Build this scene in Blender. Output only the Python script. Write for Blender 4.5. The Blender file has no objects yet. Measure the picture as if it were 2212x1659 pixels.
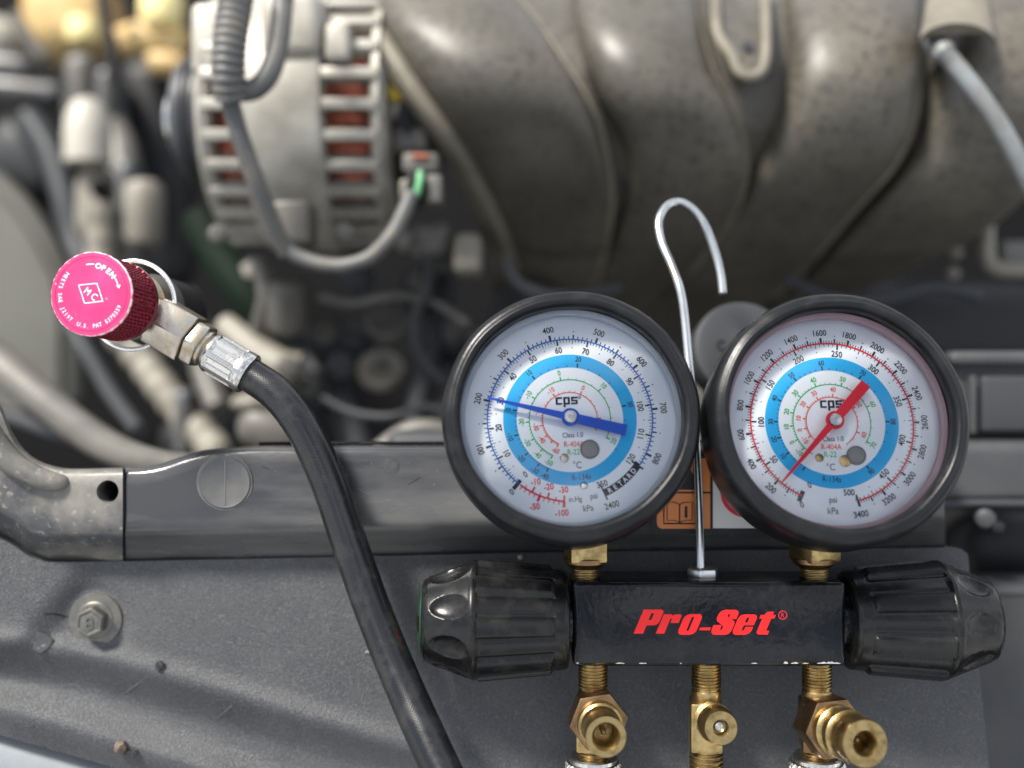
import bpy, bmesh, math, random
from mathutils import Matrix, Vector
from mathutils.geometry import tessellate_polygon
random.seed(7)
R_ = math.radians
SC = bpy.context.scene
COL = SC.collection
U = 0.01                       # all lengths below are centimetres
D = 36.0                       # camera to the plane of the gauge dials
PX = 64.5                      # layout units per cm on that plane
PITCH = 40.0                   # the photographer looks down into the engine bay
W = Matrix.Translation((0, 0, 0.95)) @ Matrix.Rotation(R_(-PITCH), 4, 'X')

# ------------------------------------------------------------------ camera
cam = bpy.data.cameras.new('camera')
cam.sensor_width = 36.0
cam.lens = 36.0 * D / (2212 / PX)
cam.clip_start = 0.01
cam.clip_end = 200
cam.dof.use_dof = True
cam.dof.focus_distance = (D + 1.1) * U
cam.dof.aperture_fstop = 3.2
cam.dof.aperture_blades = 0
camo = bpy.data.objects.new('camera', cam)
COL.objects.link(camo)
camo.matrix_world = W @ Matrix.Translation((0, -D * U, 0)) @ Matrix.Rotation(R_(90), 4, 'X')
SC.camera = camo

# ------------------------------------------------------------------ sky and sun
SUN_DIR = Vector((-0.45, 0.10, 0.88)).normalized()     # towards the sun, world axes
world = bpy.data.worlds.new('World')
SC.world = world
world.use_nodes = True
wn, wl = world.node_tree.nodes, world.node_tree.links
bg = wn['Background']
sky = wn.new('ShaderNodeTexSky')
sky.sky_type = 'NISHITA'
sky.sun_disc = False
sky.sun_elevation = math.asin(SUN_DIR.z)
sky.sun_rotation = math.atan2(SUN_DIR.x, SUN_DIR.y)
tc = wn.new('ShaderNodeTexCoord')
nz = wn.new('ShaderNodeTexNoise')
nz.inputs['Scale'].default_value = 4.2
nz.inputs['Detail'].default_value = 8
nz.inputs['Roughness'].default_value = 0.55
nz.inputs['Distortion'].default_value = 0.4
rp = wn.new('ShaderNodeValToRGB')
rp.color_ramp.elements[0].position = 0.44
rp.color_ramp.elements[1].position = 0.58
mx = wn.new('ShaderNodeMix')
mx.data_type = 'RGBA'
mx.inputs['B'].default_value = (16.0, 16.0, 16.2, 1)      # bright thin cloud all round the sky
wl.new(tc.outputs['Generated'], nz.inputs['Vector'])
wl.new(nz.outputs['Fac'], rp.inputs['Fac'])
wl.new(rp.outputs['Color'], mx.inputs['Factor'])
wl.new(sky.outputs['Color'], mx.inputs['A'])
wl.new(mx.outputs['Result'], bg.inputs['Color'])
bg.inputs['Strength'].default_value = 0.06
sun = bpy.data.lights.new('sun', 'SUN')
sun.energy = 3.6
sun.angle = R_(11)
sun.color = (1.0, 0.95, 0.87)
suno = bpy.data.objects.new('sun', sun)
COL.objects.link(suno)
suno.rotation_euler = SUN_DIR.to_track_quat('Z', 'Y').to_euler()
vs = SC.view_settings
vs.view_transform = 'Standard'
vs.look = 'None'
vs.gamma = 1
vs.use_curve_mapping = False
vs.exposure = 1.08
SC.cycles.max_bounces = 8
SC.cycles.transparent_max_bounces = 12
SC.cycles.caustics_reflective = False
SC.cycles.caustics_refractive = False

# ------------------------------------------------------------------ helpers
def P(px, py, y=0.0):
    s = (D + y) / D / PX
    return Vector(((px - 1106) * s, y, (829.5 - py) * s))

def L(px, y=0.0):
    return px / PX * (D + y) / D

def lerp(a, b, t):
    return a + (b - a) * t

def interp(tab, x):
    if x <= tab[0][0]: return tab[0][1]
    for (a, va), (b, vb) in zip(tab, tab[1:]):
        if x <= b:
            return lerp(va, vb, (x - a) / (b - a))
    return tab[-1][1]

def sm(t):
    t = max(0.0, min(1.0, t)); return t * t * (3 - 2 * t)

def sinterp(tab, x):
    """smooth (Catmull-Rom in value) table lookup"""
    if x <= tab[0][0]: return tab[0][1]
    if x >= tab[-1][0]: return tab[-1][1]
    for i in range(len(tab) - 1):
        a, b = tab[i], tab[i + 1]
        if x <= b[0]:
            t = (x - a[0]) / (b[0] - a[0])
            pa = tab[max(0, i - 1)]; pb = tab[min(len(tab) - 1, i + 2)]
            ma = (b[1] - pa[1]) / max(1e-6, b[0] - pa[0]) * (b[0] - a[0])
            mb_ = (pb[1] - a[1]) / max(1e-6, pb[0] - a[0]) * (b[0] - a[0])
            t2, t3 = t * t, t * t * t
            return (2*t3 - 3*t2 + 1) * a[1] + (t3 - 2*t2 + t) * ma + (-2*t3 + 3*t2) * b[1] + (t3 - t2) * mb_

def curve(pts, n=8):
    pts = [Vector(p) for p in pts]
    out = []
    for i in range(len(pts) - 1):
        p0 = pts[max(0, i - 1)]; p1 = pts[i]; p2 = pts[i + 1]; p3 = pts[min(len(pts) - 1, i + 2)]
        for k in range(n):
            t = k / n
            out.append(0.5 * ((2 * p1) + (p2 - p0) * t + (2*p0 - 5*p1 + 4*p2 - p3) * t*t + (3*p1 - p0 - 3*p2 + p3) * t**3))
    out.append(pts[-1])
    return out

def resample(pts, step):
    out = [pts[0]]; acc = 0.0
    for a, b in zip(pts, pts[1:]):
        d = (b - a).length
        while acc + d >= step:
            t = (step - acc) / d
            a = a.lerp(b, t); out.append(a); d = (b - a).length; acc = 0.0
        acc += d
    return out

def axis(origin, direction, up=(0, 0, 1)):
    """matrix whose local z runs along direction"""
    z = Vector(direction).normalized(); u = Vector(up)
    if abs(z.dot(u.normalized())) > 0.98: u = Vector((0, 1, 0.01))
    x = u.cross(z).normalized(); y = z.cross(x)
    m = Matrix.Identity(4)
    for i in range(3):
        m[i][0], m[i][1], m[i][2], m[i][3] = x[i], y[i], z[i], origin[i]
    return m

class MB:
    def __init__(s): s.v = []; s.f = []; s.uv = None
    def add(s, vs_, fs, M=None):
        o = len(s.v)
        s.v += [(M @ Vector(v) if M else Vector(v)) for v in vs_]
        s.f += [tuple(i + o for i in f) for f in fs]
        return s
    def lathe(s, prof, n=48, M=None, closed=False, fr=None):
        vs_, fs = [], []
        m = len(prof)
        for k in range(n):
            a = 2 * math.pi * k / n
            for j, (r, h) in enumerate(prof):
                q = r if fr is None else r + fr(j, a, r, h)
                vs_.append((q * math.cos(a), q * math.sin(a), h))
        for k in range(n):
            k2 = (k + 1) % n
            for j in range(m - 1 + (1 if closed else 0)):
                j2 = (j + 1) % m
                fs.append((k*m + j, k2*m + j, k2*m + j2, k*m + j2))
        if not closed:
            if prof[0][0] > 1e-6: fs.append(tuple(k*m for k in range(n))[::-1])
            if prof[-1][0] > 1e-6: fs.append(tuple(k*m + m - 1 for k in range(n)))
        return s.add(vs_, fs, M)
    def tube(s, pts, r, n=16, caps=True, flat=1.0, uv=False):
        pts = [Vector(p) for p in pts]
        m = len(pts)
        rr = r if callable(r) else (lambda i: r)
        t0 = (pts[1] - pts[0]).normalized()
        x = t0.orthogonal().normalized()
        if abs(t0.y) < 0.9:
            x = Vector((0, 1, 0)); x = (x - t0 * x.dot(t0)).normalized()
        vs_, uvs, run = [], [], 0.0
        for i, p in enumerate(pts):
            t = (pts[min(m-1, i+1)] - pts[max(0, i-1)]).normalized()
            x = (x - t * x.dot(t)).normalized(); y = t.cross(x)
            if i: run += (p - pts[i-1]).length
            for k in range(n):
                a = 2 * math.pi * k / n
                vs_.append(p + (x * math.cos(a) + y * math.sin(a) * flat) * rr(i)); uvs.append((k / n, run))
        fs = []
        for i in range(m - 1):
            for k in range(n):
                k2 = (k + 1) % n
                fs.append((i*n + k, i*n + k2, (i+1)*n + k2, (i+1)*n + k))
        if caps:
            fs.append(tuple(range(n))[::-1]); fs.append(tuple((m-1)*n + k for k in range(n)))
        if uv: s.uv = uvs
        return s.add(vs_, fs)
    def corr(s, pts, r, amp, pitch, n=14, rtab=None):
        pts = resample(pts, pitch / 4)
        pat = (0.0, 0.75, 1.0, 0.75)
        m = len(pts)
        return s.tube(pts, lambda i: (r if rtab is None else interp(rtab, i / (m-1))) * (1 - amp + amp * 1.2 * pat[i % 4]), n)
    def loft(s, rings, caps=True, closed=True):
        n = len(rings[0]); vs_ = [v for r in rings for v in r]; fs = []
        for i in range(len(rings) - 1):
            for k in range(n if closed else n - 1):
                k2 = (k + 1) % n
                fs.append((i*n + k, i*n + k2, (i+1)*n + k2, (i+1)*n + k))
        if caps and closed:
            fs.append(tuple(range(n))[::-1]); fs.append(tuple((len(rings)-1)*n + k for k in range(n)))
        return s.add(vs_, fs)
    def box(s, M, sx, sy, sz, bev=0.0, seg=2):
        bm = bmesh.new()
        bmesh.ops.create_cube(bm, size=1.0)
        for v in bm.verts: v.co = Vector((v.co.x * sx, v.co.y * sy, v.co.z * sz))
        if bev > 0: bmesh.ops.bevel(bm, geom=bm.edges[:], offset=bev, segments=seg, profile=0.5, affect='EDGES')
        return s.bm(bm, M)
    def bm(s, bm, M=None):
        bm.verts.index_update()
        s.add([v.co.copy() for v in bm.verts], [tuple(v.index for v in f.verts) for f in bm.faces], M)
        bm.free(); return s
    def prism(s, poly, z0, z1, M=None, bev=0.0, seg=2):
        bm = bmesh.new()
        a = [bm.verts.new((x, y, z0)) for x, y in poly]; b = [bm.verts.new((x, y, z1)) for x, y in poly]
        n = len(poly)
        bm.faces.new(a[::-1]); bm.faces.new(b)
        for i in range(n): bm.faces.new((a[i], a[(i+1) % n], b[(i+1) % n], b[i]))
        bmesh.ops.recalc_face_normals(bm, faces=bm.faces[:])
        if bev > 0: bmesh.ops.bevel(bm, geom=bm.edges[:], offset=bev, segments=seg, profile=0.5, affect='EDGES', clamp_overlap=True)
        return s.bm(bm, M)
    def flat(s, loops, z, M=None):
        """filled flat outline with holes"""
        tri = tessellate_polygon([[Vector((x, y, 0)) for x, y in lp] for lp in loops])
        vs_ = [(x, y, z) for lp in loops for x, y in lp]
        out = []
        for t in tri:
            a, b, c = (Vector(vs_[i]) for i in t)
            out.append(tuple(t) if (b - a).cross(c - a).z > 0 else tuple(t)[::-1])
        return s.add(vs_, out, M)
    def ring(s, r0, r1, a0, a1, z, M=None, n=None):
        """flat arc band, angles in degrees clockwise from twelve o'clock"""
        n = n or max(2, int(abs(a1 - a0) / 3))
        vs_, fs = [], []
        for i in range(n + 1):
            a = R_(lerp(a0, a1, i / n))
            vs_ += [(r0 * math.sin(a), r0 * math.cos(a), z), (r1 * math.sin(a), r1 * math.cos(a), z)]
        for i in range(n): fs.append((2*i, 2*i+2, 2*i+3, 2*i+1))
        return s.add(vs_, fs, M)
    def tick(s, a, r0, r1, w, z, M):
        a = R_(a); c, q = math.cos(a), math.sin(a)
        vs_ = [(r * q + o * c, r * c - o * q, z) for r, o in ((r0, -w/2), (r0, w/2), (r1, w/2), (r1, -w/2))]
        return s.add(vs_, [(0, 1, 2, 3)], M)
    def dot(s, x, y, r, z, M, n=12):
        return s.add([(x + r * math.cos(2*math.pi*k/n), y + r * math.sin(2*math.pi*k/n), z) for k in range(n)], [tuple(range(n))], M)

ORG = {}
def emit(name, mb, m, org, smooth=35):
    me = bpy.data.meshes.new(name)
    me.from_pydata([((v - org) * U)[:] for v in mb.v], [], mb.f)
    bm = bmesh.new(); bm.from_mesh(me)
    bmesh.ops.recalc_face_normals(bm, faces=bm.faces[:])
    bm.to_mesh(me); bm.free()
    if mb.uv:
        uvl = me.uv_layers.new(name='UVMap')
        for lp in me.loops: uvl.data[lp.index].uv = mb.uv[lp.vertex_index] if lp.vertex_index < len(mb.uv) else (0, 0)
    for p in me.polygons: p.use_smooth = smooth > 0
    if smooth > 0: me.set_sharp_from_angle(angle=R_(smooth))
    me.materials.append(m)
    ob = bpy.data.objects.new(name, me)
    COL.objects.link(ob)
    return ob

def tag(o, label, cat, group=None, kind=None):
    o['label'] = label
    if cat: o['category'] = cat
    if group: o['group'] = group
    if kind: o['kind'] = kind
    return o

def thing(name, label, cat, base, group=None):
    e = bpy.data.objects.new(name, None)
    e.empty_display_size = 0.01
    COL.objects.link(e)
    base = Vector(base)
    e.matrix_world = W @ Matrix.Translation(base * U)
    ORG[e] = base
    return tag(e, label, cat, group)

def part(name, mb, m, parent, smooth=35, label=None, kind=None):
    org = ORG[parent]
    o = emit(name, mb, m, org, smooth)
    o.parent = parent
    ORG[o] = org
    if label: o['label'] = label
    if kind: o['kind'] = kind
    return o

def solo(name, mb, m, label, cat, group=None, smooth=35, kind=None):
    n = len(mb.v)
    base = sum(mb.v, Vector()) / n
    o = emit(name, mb, m, base, smooth)
    o.matrix_world = W @ Matrix.Translation(base * U)
    ORG[o] = base
    return tag(o, label, cat, group, kind)

# ------------------------------------------------------------------ lettering
_tx = {}
def glyphs(s, bold=0.0):
    k = (s, bold)
    if k in _tx: return _tx[k]
    c = bpy.data.curves.new('t', 'FONT')
    c.body = s; c.size = 1.0; c.offset = bold; c.resolution_u = 3; c.align_x = 'CENTER'
    o = bpy.data.objects.new('t', c); COL.objects.link(o)
    dg = bpy.context.evaluated_depsgraph_get()
    me = bpy.data.meshes.new_from_object(o.evaluated_get(dg))
    vs_ = [(v.co.x, v.co.y) for v in me.vertices]; fs = [tuple(p.vertices) for p in me.polygons]
    bpy.data.objects.remove(o); bpy.data.curves.remove(c); bpy.data.meshes.remove(me)
    if vs_:
        x0 = min(v[0] for v in vs_); x1 = max(v[0] for v in vs_)
        vs_ = [(v[0] - (x0 + x1) / 2, v[1]) for v in vs_]
        w = x1 - x0
    else: w = 0.3
    _tx[k] = (vs_, fs, w)
    return _tx[k]
_H = glyphs('H')
CAP = max(v[1] for v in _H[0]) - min(v[1] for v in _H[0])

def text(mb, s, M, x, y, h, rot=0.0, z=0.0, sx=0.85, bold=0.012, shear=0.0, width=None):
    """centred lettering of cap height h, rot in degrees counter-clockwise"""
    vs_, fs, w = glyphs(s, bold)
    k = h / CAP
    if width: sx = width / (w * k)
    c, q = math.cos(R_(rot)), math.sin(R_(rot))
    out = []
    for a, b in vs_:
        b2 = (b - CAP / 2) * k; a2 = a * k * sx + shear * b2
        out.append((x + a2 * c - b2 * q, y + a2 * q + b2 * c, z))
    mb.add(out, fs, M)

def arc_text(mb, s, M, r, a0, a1, h, z, flip=False, bold=0.012, sx=0.9):
    """letters spread from a0 to a1 degrees clockwise; flip: tops towards the centre"""
    for i, ch in enumerate(s):
        if ch == ' ': continue
        a = lerp(a0, a1, i / (len(s) - 1))
        text(mb, ch, M, r * math.sin(R_(a)), r * math.cos(R_(a)), h, rot=(180 - a) if flip else -a, z=z, sx=sx, bold=bold)

# ------------------------------------------------------------------ materials
def mat(name, col, rough=0.5, metal=0.0, col2=None, nscale=150, lo=0.4, hi=0.65, bump=0.0, bscale=900, rough2=None, spec=0.5, detail=6,
        speck=None, sscale=2500, slo=0.62, shi=0.68, coat=0.0, stretch=None, braid=False, voro=False, bdist=0.0004, trans=0.0, sub=0.0):
    m = bpy.data.materials.new(name); m.use_nodes = True
    n, l = m.node_tree.nodes, m.node_tree.links
    b = n['Principled BSDF']
    b.inputs['Base Color'].default_value = (*col, 1)
    b.inputs['Roughness'].default_value = rough
    b.inputs['Metallic'].default_value = metal
    b.inputs['Specular IOR Level'].default_value = spec
    b.inputs['Coat Weight'].default_value = coat
    if trans: b.inputs['Transmission Weight'].default_value = trans
    if sub:
        b.inputs['Subsurface Weight'].default_value = sub; b.inputs['Subsurface Radius'].default_value = (0.01, 0.01, 0.01)
    t = n.new('ShaderNodeTexCoord'); src = t.outputs['Object']
    if stretch:
        mp = n.new('ShaderNodeMapping'); mp.inputs['Scale'].default_value = stretch
        l.new(src, mp.inputs['Vector']); src = mp.outputs['Vector']
    last = None
    if col2 is not None:
        a = n.new('ShaderNodeTexNoise'); a.inputs['Scale'].default_value = nscale; a.inputs['Detail'].default_value = detail
        a.inputs['Roughness'].default_value = 0.62
        l.new(src, a.inputs['Vector'])
        r = n.new('ShaderNodeValToRGB'); r.color_ramp.elements[0].position = lo; r.color_ramp.elements[1].position = hi
        l.new(a.outputs['Fac'], r.inputs['Fac'])
        x = n.new('ShaderNodeMix'); x.data_type = 'RGBA'
        x.inputs['A'].default_value = (*col, 1); x.inputs['B'].default_value = (*col2, 1)
        l.new(r.outputs['Color'], x.inputs['Factor'])
        last = x.outputs['Result']
        if rough2 is not None:
            y = n.new('ShaderNodeMapRange'); y.inputs['To Min'].default_value = rough; y.inputs['To Max'].default_value = rough2
            l.new(r.outputs['Color'], y.inputs['Value']); l.new(y.outputs['Result'], b.inputs['Roughness'])
    if speck is not None:
        a = n.new('ShaderNodeTexNoise'); a.inputs['Scale'].default_value = sscale; a.inputs['Detail'].default_value = 3
        l.new(t.outputs['Object'], a.inputs['Vector'])
        r = n.new('ShaderNodeValToRGB'); r.color_ramp.elements[0].position = slo; r.color_ramp.elements[1].position = shi
        l.new(a.outputs['Fac'], r.inputs['Fac'])
        x = n.new('ShaderNodeMix'); x.data_type = 'RGBA'
        if last: l.new(last, x.inputs['A'])
        else: x.inputs['A'].default_value = (*col, 1)
        x.inputs['B'].default_value = (*speck, 1)
        l.new(r.outputs['Color'], x.inputs['Factor']); last = x.outputs['Result']
    if last: l.new(last, b.inputs['Base Color'])
    if bump > 0:
        bp = n.new('ShaderNodeBump'); bp.inputs['Strength'].default_value = bump; bp.inputs['Distance'].default_value = bdist
        if braid:
            u = n.new('ShaderNodeUVMap'); mp = n.new('ShaderNodeMapping'); mp.inputs['Scale'].default_value = (1, 1, 1)
            l.new(u.outputs['UV'], mp.inputs['Vector'])
            w1 = n.new('ShaderNodeTexWave'); w1.inputs['Scale'].default_value = 1.6; w1.bands_direction = 'DIAGONAL'
            mp.inputs['Scale'].default_value = (14, 3.2, 1)
            l.new(mp.outputs['Vector'], w1.inputs['Vector'])
            mp2 = n.new('ShaderNodeMapping'); mp2.inputs['Scale'].default_value = (-14, 3.2, 1)
            l.new(u.outputs['UV'], mp2.inputs['Vector'])
            w2 = n.new('ShaderNodeTexWave'); w2.inputs['Scale'].default_value = 1.6; w2.bands_direction = 'DIAGONAL'
            l.new(mp2.outputs['Vector'], w2.inputs['Vector'])
            ad = n.new('ShaderNodeMath'); ad.operation = 'MULTIPLY'
            l.new(w1.outputs['Fac'], ad.inputs[0]); l.new(w2.outputs['Fac'], ad.inputs[1])
            l.new(ad.outputs[0], bp.inputs['Height'])
        elif voro:
            a = n.new('ShaderNodeTexVoronoi'); a.inputs['Scale'].default_value = bscale
            l.new(src, a.inputs['Vector']); l.new(a.outputs['Distance'], bp.inputs['Height'])
        else:
            a = n.new('ShaderNodeTexNoise'); a.inputs['Scale'].default_value = bscale; a.inputs['Detail'].default_value = 4
            l.new(src, a.inputs['Vector']); l.new(a.outputs['Fac'], bp.inputs['Height'])
        l.new(bp.outputs['Normal'], b.inputs['Normal'])
    return m

M = {}
M['rubber'] = mat('black_rubber', (0.008, 0.0085, 0.010), 0.28, spec=0.24, col2=(0.020, 0.020, 0.020), nscale=120, lo=0.5, hi=0.8, rough2=0.46, bump=0.10, bscale=700, speck=(0.12, 0.12, 0.115), sscale=1400, slo=0.74, shi=0.82)
M['case'] = mat('dark_case_paint', (0.03, 0.022, 0.026), 0.35)
M['dial'] = mat('white_dial_enamel', (0.84, 0.90, 0.96), 0.5, spec=0.2)
M['ring_blue'] = mat('sky_blue_print', (0.02, 0.42, 0.84), 0.5, spec=0.2)
M['black_print'] = mat('dark_grey_print', (0.02, 0.023, 0.028), 0.6, spec=0.2)
M['blue_print'] = mat('blue_print', (0.012, 0.16, 0.68), 0.5, spec=0.2)
M['red_print'] = mat('red_print', (0.78, 0.012, 0.035), 0.5, spec=0.2)
M['green_print'] = mat('green_print', (0.03, 0.45, 0.09), 0.5, spec=0.2)
M['orange_print'] = mat('orange_print', (0.85, 0.11, 0.03), 0.5, spec=0.2)
M['white_print'] = mat('white_print', (0.85, 0.87, 0.9), 0.5)
M['needle_blue'] = mat('blue_needle_paint', (0.008, 0.085, 0.60), 0.45, spec=0.25)
M['needle_red'] = mat('red_needle_paint', (0.78, 0.004, 0.02), 0.45, spec=0.25)
M['steel'] = mat('bright_steel', (0.58, 0.575, 0.55), 0.24, 1.0, col2=(0.36, 0.34, 0.30), nscale=300, lo=0.5, hi=0.8, rough2=0.42, bump=0.1, bscale=1500)
M['zinc'] = mat('zinc_plate', (0.66, 0.67, 0.66), 0.3, 1.0, col2=(0.5, 0.47, 0.4), nscale=200, lo=0.5, hi=0.75, bump=0.1, bscale=1200)
M['wire'] = mat('zinc_wire', (0.55, 0.57, 0.57), 0.22, 1.0, col2=(0.36, 0.25, 0.17), nscale=40, lo=0.55, hi=0.7)
M['nickel'] = mat('satin_nickel', (0.52, 0.48, 0.41), 0.3, 1.0, col2=(0.38, 0.30, 0.19), nscale=160, lo=0.5, hi=0.72, rough2=0.42, bump=0.15, bscale=1400)
M['brass'] = mat('worn_brass', (0.46, 0.34, 0.15), 0.28, 1.0, col2=(0.20, 0.135, 0.06), nscale=260, lo=0.42, hi=0.70, rough2=0.5, bump=0.2, bscale=1400)
M['brass_dark'] = mat('tarnished_brass', (0.27, 0.175, 0.09), 0.36, 1.0, col2=(0.14, 0.085, 0.045), nscale=200, lo=0.4, hi=0.7, bump=0.15, bscale=1200)
M['gloss_black'] = mat('gloss_black_paint', (0.006, 0.0065, 0.008), 0.15, spec=0.28, col2=(0.014, 0.014, 0.016), nscale=130, lo=0.5, hi=0.72, rough2=0.32, bump=0.35, bscale=420, speck=(0.12, 0.12, 0.12), sscale=1300, slo=0.76, shi=0.82)
M['knob_black'] = mat('black_knob_plastic', (0.007, 0.007, 0.0075), 0.25, spec=0.30, col2=(0.016, 0.016, 0.015), nscale=140, lo=0.48, hi=0.75, rough2=0.40, bump=0.08, bscale=900)
M['logo_red'] = mat('red_logo_ink', (0.85, 0.006, 0.006), 0.4)
M['chip'] = mat('bare_metal_chip', (0.60, 0.59, 0.55), 0.4, 0.5, col2=(0.3, 0.3, 0.28), nscale=900)
M['snap'] = mat('bright_ring_steel', (0.80, 0.81, 0.82), 0.25, 0.8)
M['label_green'] = mat('green_label', (0.004, 0.032, 0.012), 0.4)
M['pink'] = mat('pink_anodised_face', (0.86, 0.030, 0.135), 0.42, col2=(0.92, 0.055, 0.19), nscale=70, lo=0.4, hi=0.7, spec=0.3, speck=(0.95, 0.35, 0.45), sscale=420, slo=0.72, shi=0.78)
M['maroon'] = mat('dark_red_anodised', (0.13, 0.004, 0.014), 0.28, 0.7)
M['worn_edge'] = mat('worn_edge_metal', (0.92, 0.70, 0.70), 0.4, 0.3, col2=(0.9, 0.12, 0.25), nscale=380, lo=0.5, hi=0.6)
M['hose'] = mat('black_hose_rubber', (0.008, 0.0085, 0.010), 0.24, spec=0.5, col2=(0.022, 0.022, 0.022), nscale=110, lo=0.5, hi=0.75, rough2=0.40, bump=0.12, braid=True, bdist=0.00025)
M['bar'] = mat('weathered_sheen_black_paint', (0.040, 0.041, 0.044), 0.20, col2=(0.14, 0.138, 0.13), nscale=13, lo=0.42, hi=0.72, rough2=0.36, bump=0.10, bscale=420, stretch=(0.5, 1, 2.2), speck=(0.22, 0.21, 0.19), sscale=700, slo=0.74, shi=0.80)  # pale mottling is dusty weathering plus a sky sheen put into the colour
M['bracket'] = mat('dusty_black_paint', (0.055, 0.056, 0.058), 0.24, col2=(0.19, 0.18, 0.155), nscale=34, lo=0.42, hi=0.70, rough2=0.55, bump=0.25, bscale=380, speck=(0.27, 0.25, 0.21), sscale=420, slo=0.60, shi=0.80)
M['panel'] = mat('grained_grey_plastic', (0.030, 0.032, 0.036), 0.42, col2=(0.055, 0.056, 0.059), nscale=24, lo=0.35, hi=0.7, rough2=0.56, bump=0.65, bscale=2100, voro=True, bdist=0.0003, speck=(0.098, 0.101, 0.106), sscale=1700, slo=0.47, shi=0.72)
M['bolt'] = mat('dark_phosphate_steel', (0.11, 0.11, 0.105), 0.42, 0.5, col2=(0.16, 0.15, 0.125), nscale=300, bump=0.15, bscale=1200)
M['plug'] = mat('grey_plastic_plug', (0.062, 0.065, 0.07), 0.42, col2=(0.11, 0.107, 0.1), nscale=60, bump=0.12, bscale=500)
M['bumper'] = mat('blue_grey_body_paint', (0.17, 0.19, 0.21), 0.5, col2=(0.21, 0.22, 0.23), nscale=40, bump=0.08, bscale=500)
M['orange_label'] = mat('orange_sticker', (0.66, 0.20, 0.035), 0.4)
M['white_label'] = mat('white_sticker', (0.62, 0.61, 0.58), 0.4)
M['red_label'] = mat('red_sticker_ink', (0.55, 0.012, 0.03), 0.4)
M['intake'] = mat('dusty_intake_plastic', (0.060, 0.054, 0.043), 0.42, col2=(0.120, 0.108, 0.084), nscale=12, lo=0.36, hi=0.72, rough2=0.5, bump=0.2, bscale=420, speck=(0.034, 0.032, 0.027), sscale=260, slo=0.50, shi=0.72)
M['intake_edge'] = mat('dusty_flange', (0.19, 0.17, 0.13), 0.6, col2=(0.115, 0.103, 0.08), nscale=40, lo=0.4, hi=0.7)
M['cast'] = mat('cast_aluminium', (0.42, 0.40, 0.35), 0.5, 0.25, col2=(0.20, 0.183, 0.15), nscale=32, lo=0.42, hi=0.74, bump=0.3, bscale=350)
M['copper'] = mat('copper_winding', (0.60, 0.19, 0.11), 0.4, 0.5, col2=(0.34, 0.10, 0.055), nscale=120, lo=0.45, hi=0.6)
M['dark'] = mat('shade_and_gap_black', (0.004, 0.004, 0.0045), 0.8, spec=0.15)  # near-black carries the shade of bay and holes; also seam and crack
M['dark_plastic'] = mat('dark_plastic', (0.012, 0.0125, 0.014), 0.5, spec=0.3)
M['pulley'] = mat('dark_pulley_steel', (0.06, 0.062, 0.067), 0.4, 0.2)
M['conduit'] = mat('grey_split_conduit', (0.085, 0.086, 0.084), 0.5, col2=(0.15, 0.14, 0.12), nscale=60, lo=0.45, hi=0.7)
M['grey_hose'] = mat('grey_rubber_hose', (0.20, 0.215, 0.22), 0.5, col2=(0.14, 0.14, 0.132), nscale=50)
M['beige'] = mat('beige_plastic', (0.25, 0.232, 0.192), 0.5, col2=(0.15, 0.137, 0.11), nscale=24)
M['cream'] = mat('cream_plastic_cap', (0.42, 0.40, 0.345), 0.5, col2=(0.30, 0.28, 0.23), nscale=20)
M['tank'] = mat('pale_grey_tank_plastic', (0.12, 0.118, 0.10), 0.5, col2=(0.085, 0.083, 0.07), nscale=12)
M['tan'] = mat('amber_tan_plastic', (0.50, 0.33, 0.14), 0.5, col2=(0.68, 0.50, 0.22), nscale=25, lo=0.4, hi=0.65)
M['yellow'] = mat('pale_yellow_plastic', (0.92, 0.78, 0.36), 0.45)
M['tag_yellow'] = mat('yellow_tag', (0.72, 0.50, 0.02), 0.5)
M['blue_metal'] = mat('blue_grey_metal', (0.13, 0.142, 0.16), 0.4, 0.3, col2=(0.10, 0.095, 0.085), nscale=18)
M['mid_grey'] = mat('mid_grey_cast_metal', (0.14, 0.134, 0.12), 0.5, 0.2, col2=(0.09, 0.085, 0.075), nscale=30)
M['dim_grey'] = mat('dim_grey_plastic', (0.040, 0.043, 0.047), 0.5, spec=0.3)
M['box_grey'] = mat('slate_grey_plastic', (0.048, 0.050, 0.054), 0.5, col2=(0.066, 0.067, 0.067), nscale=30, spec=0.3)
M['green_dark'] = mat('dark_green_hose', (0.002, 0.009, 0.004), 0.7, spec=0.15)
M['green_wire'] = mat('light_green_wire', (0.13, 0.38, 0.18), 0.5)
M['stone'] = mat('brown_stone_crumb', (0.11, 0.075, 0.055), 0.7, col2=(0.2, 0.16, 0.12), nscale=700)
M['crumb'] = mat('black_rubber_crumb', (0.012, 0.013, 0.013), 0.45, col2=(0.05, 0.05, 0.05), nscale=900)
M['clear_left'] = mat('pale_clear_bezel', (0.72, 0.78, 0.84), 0.25)
M['clear_right'] = mat('rose_tinted_bezel', (0.74, 0.50, 0.53), 0.25)
M['grey_vent'] = mat('grey_rubber_vent', (0.25, 0.25, 0.23), 0.5)
M['scratch'] = mat('dry_scuff', (0.15, 0.145, 0.13), 0.7)

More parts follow.
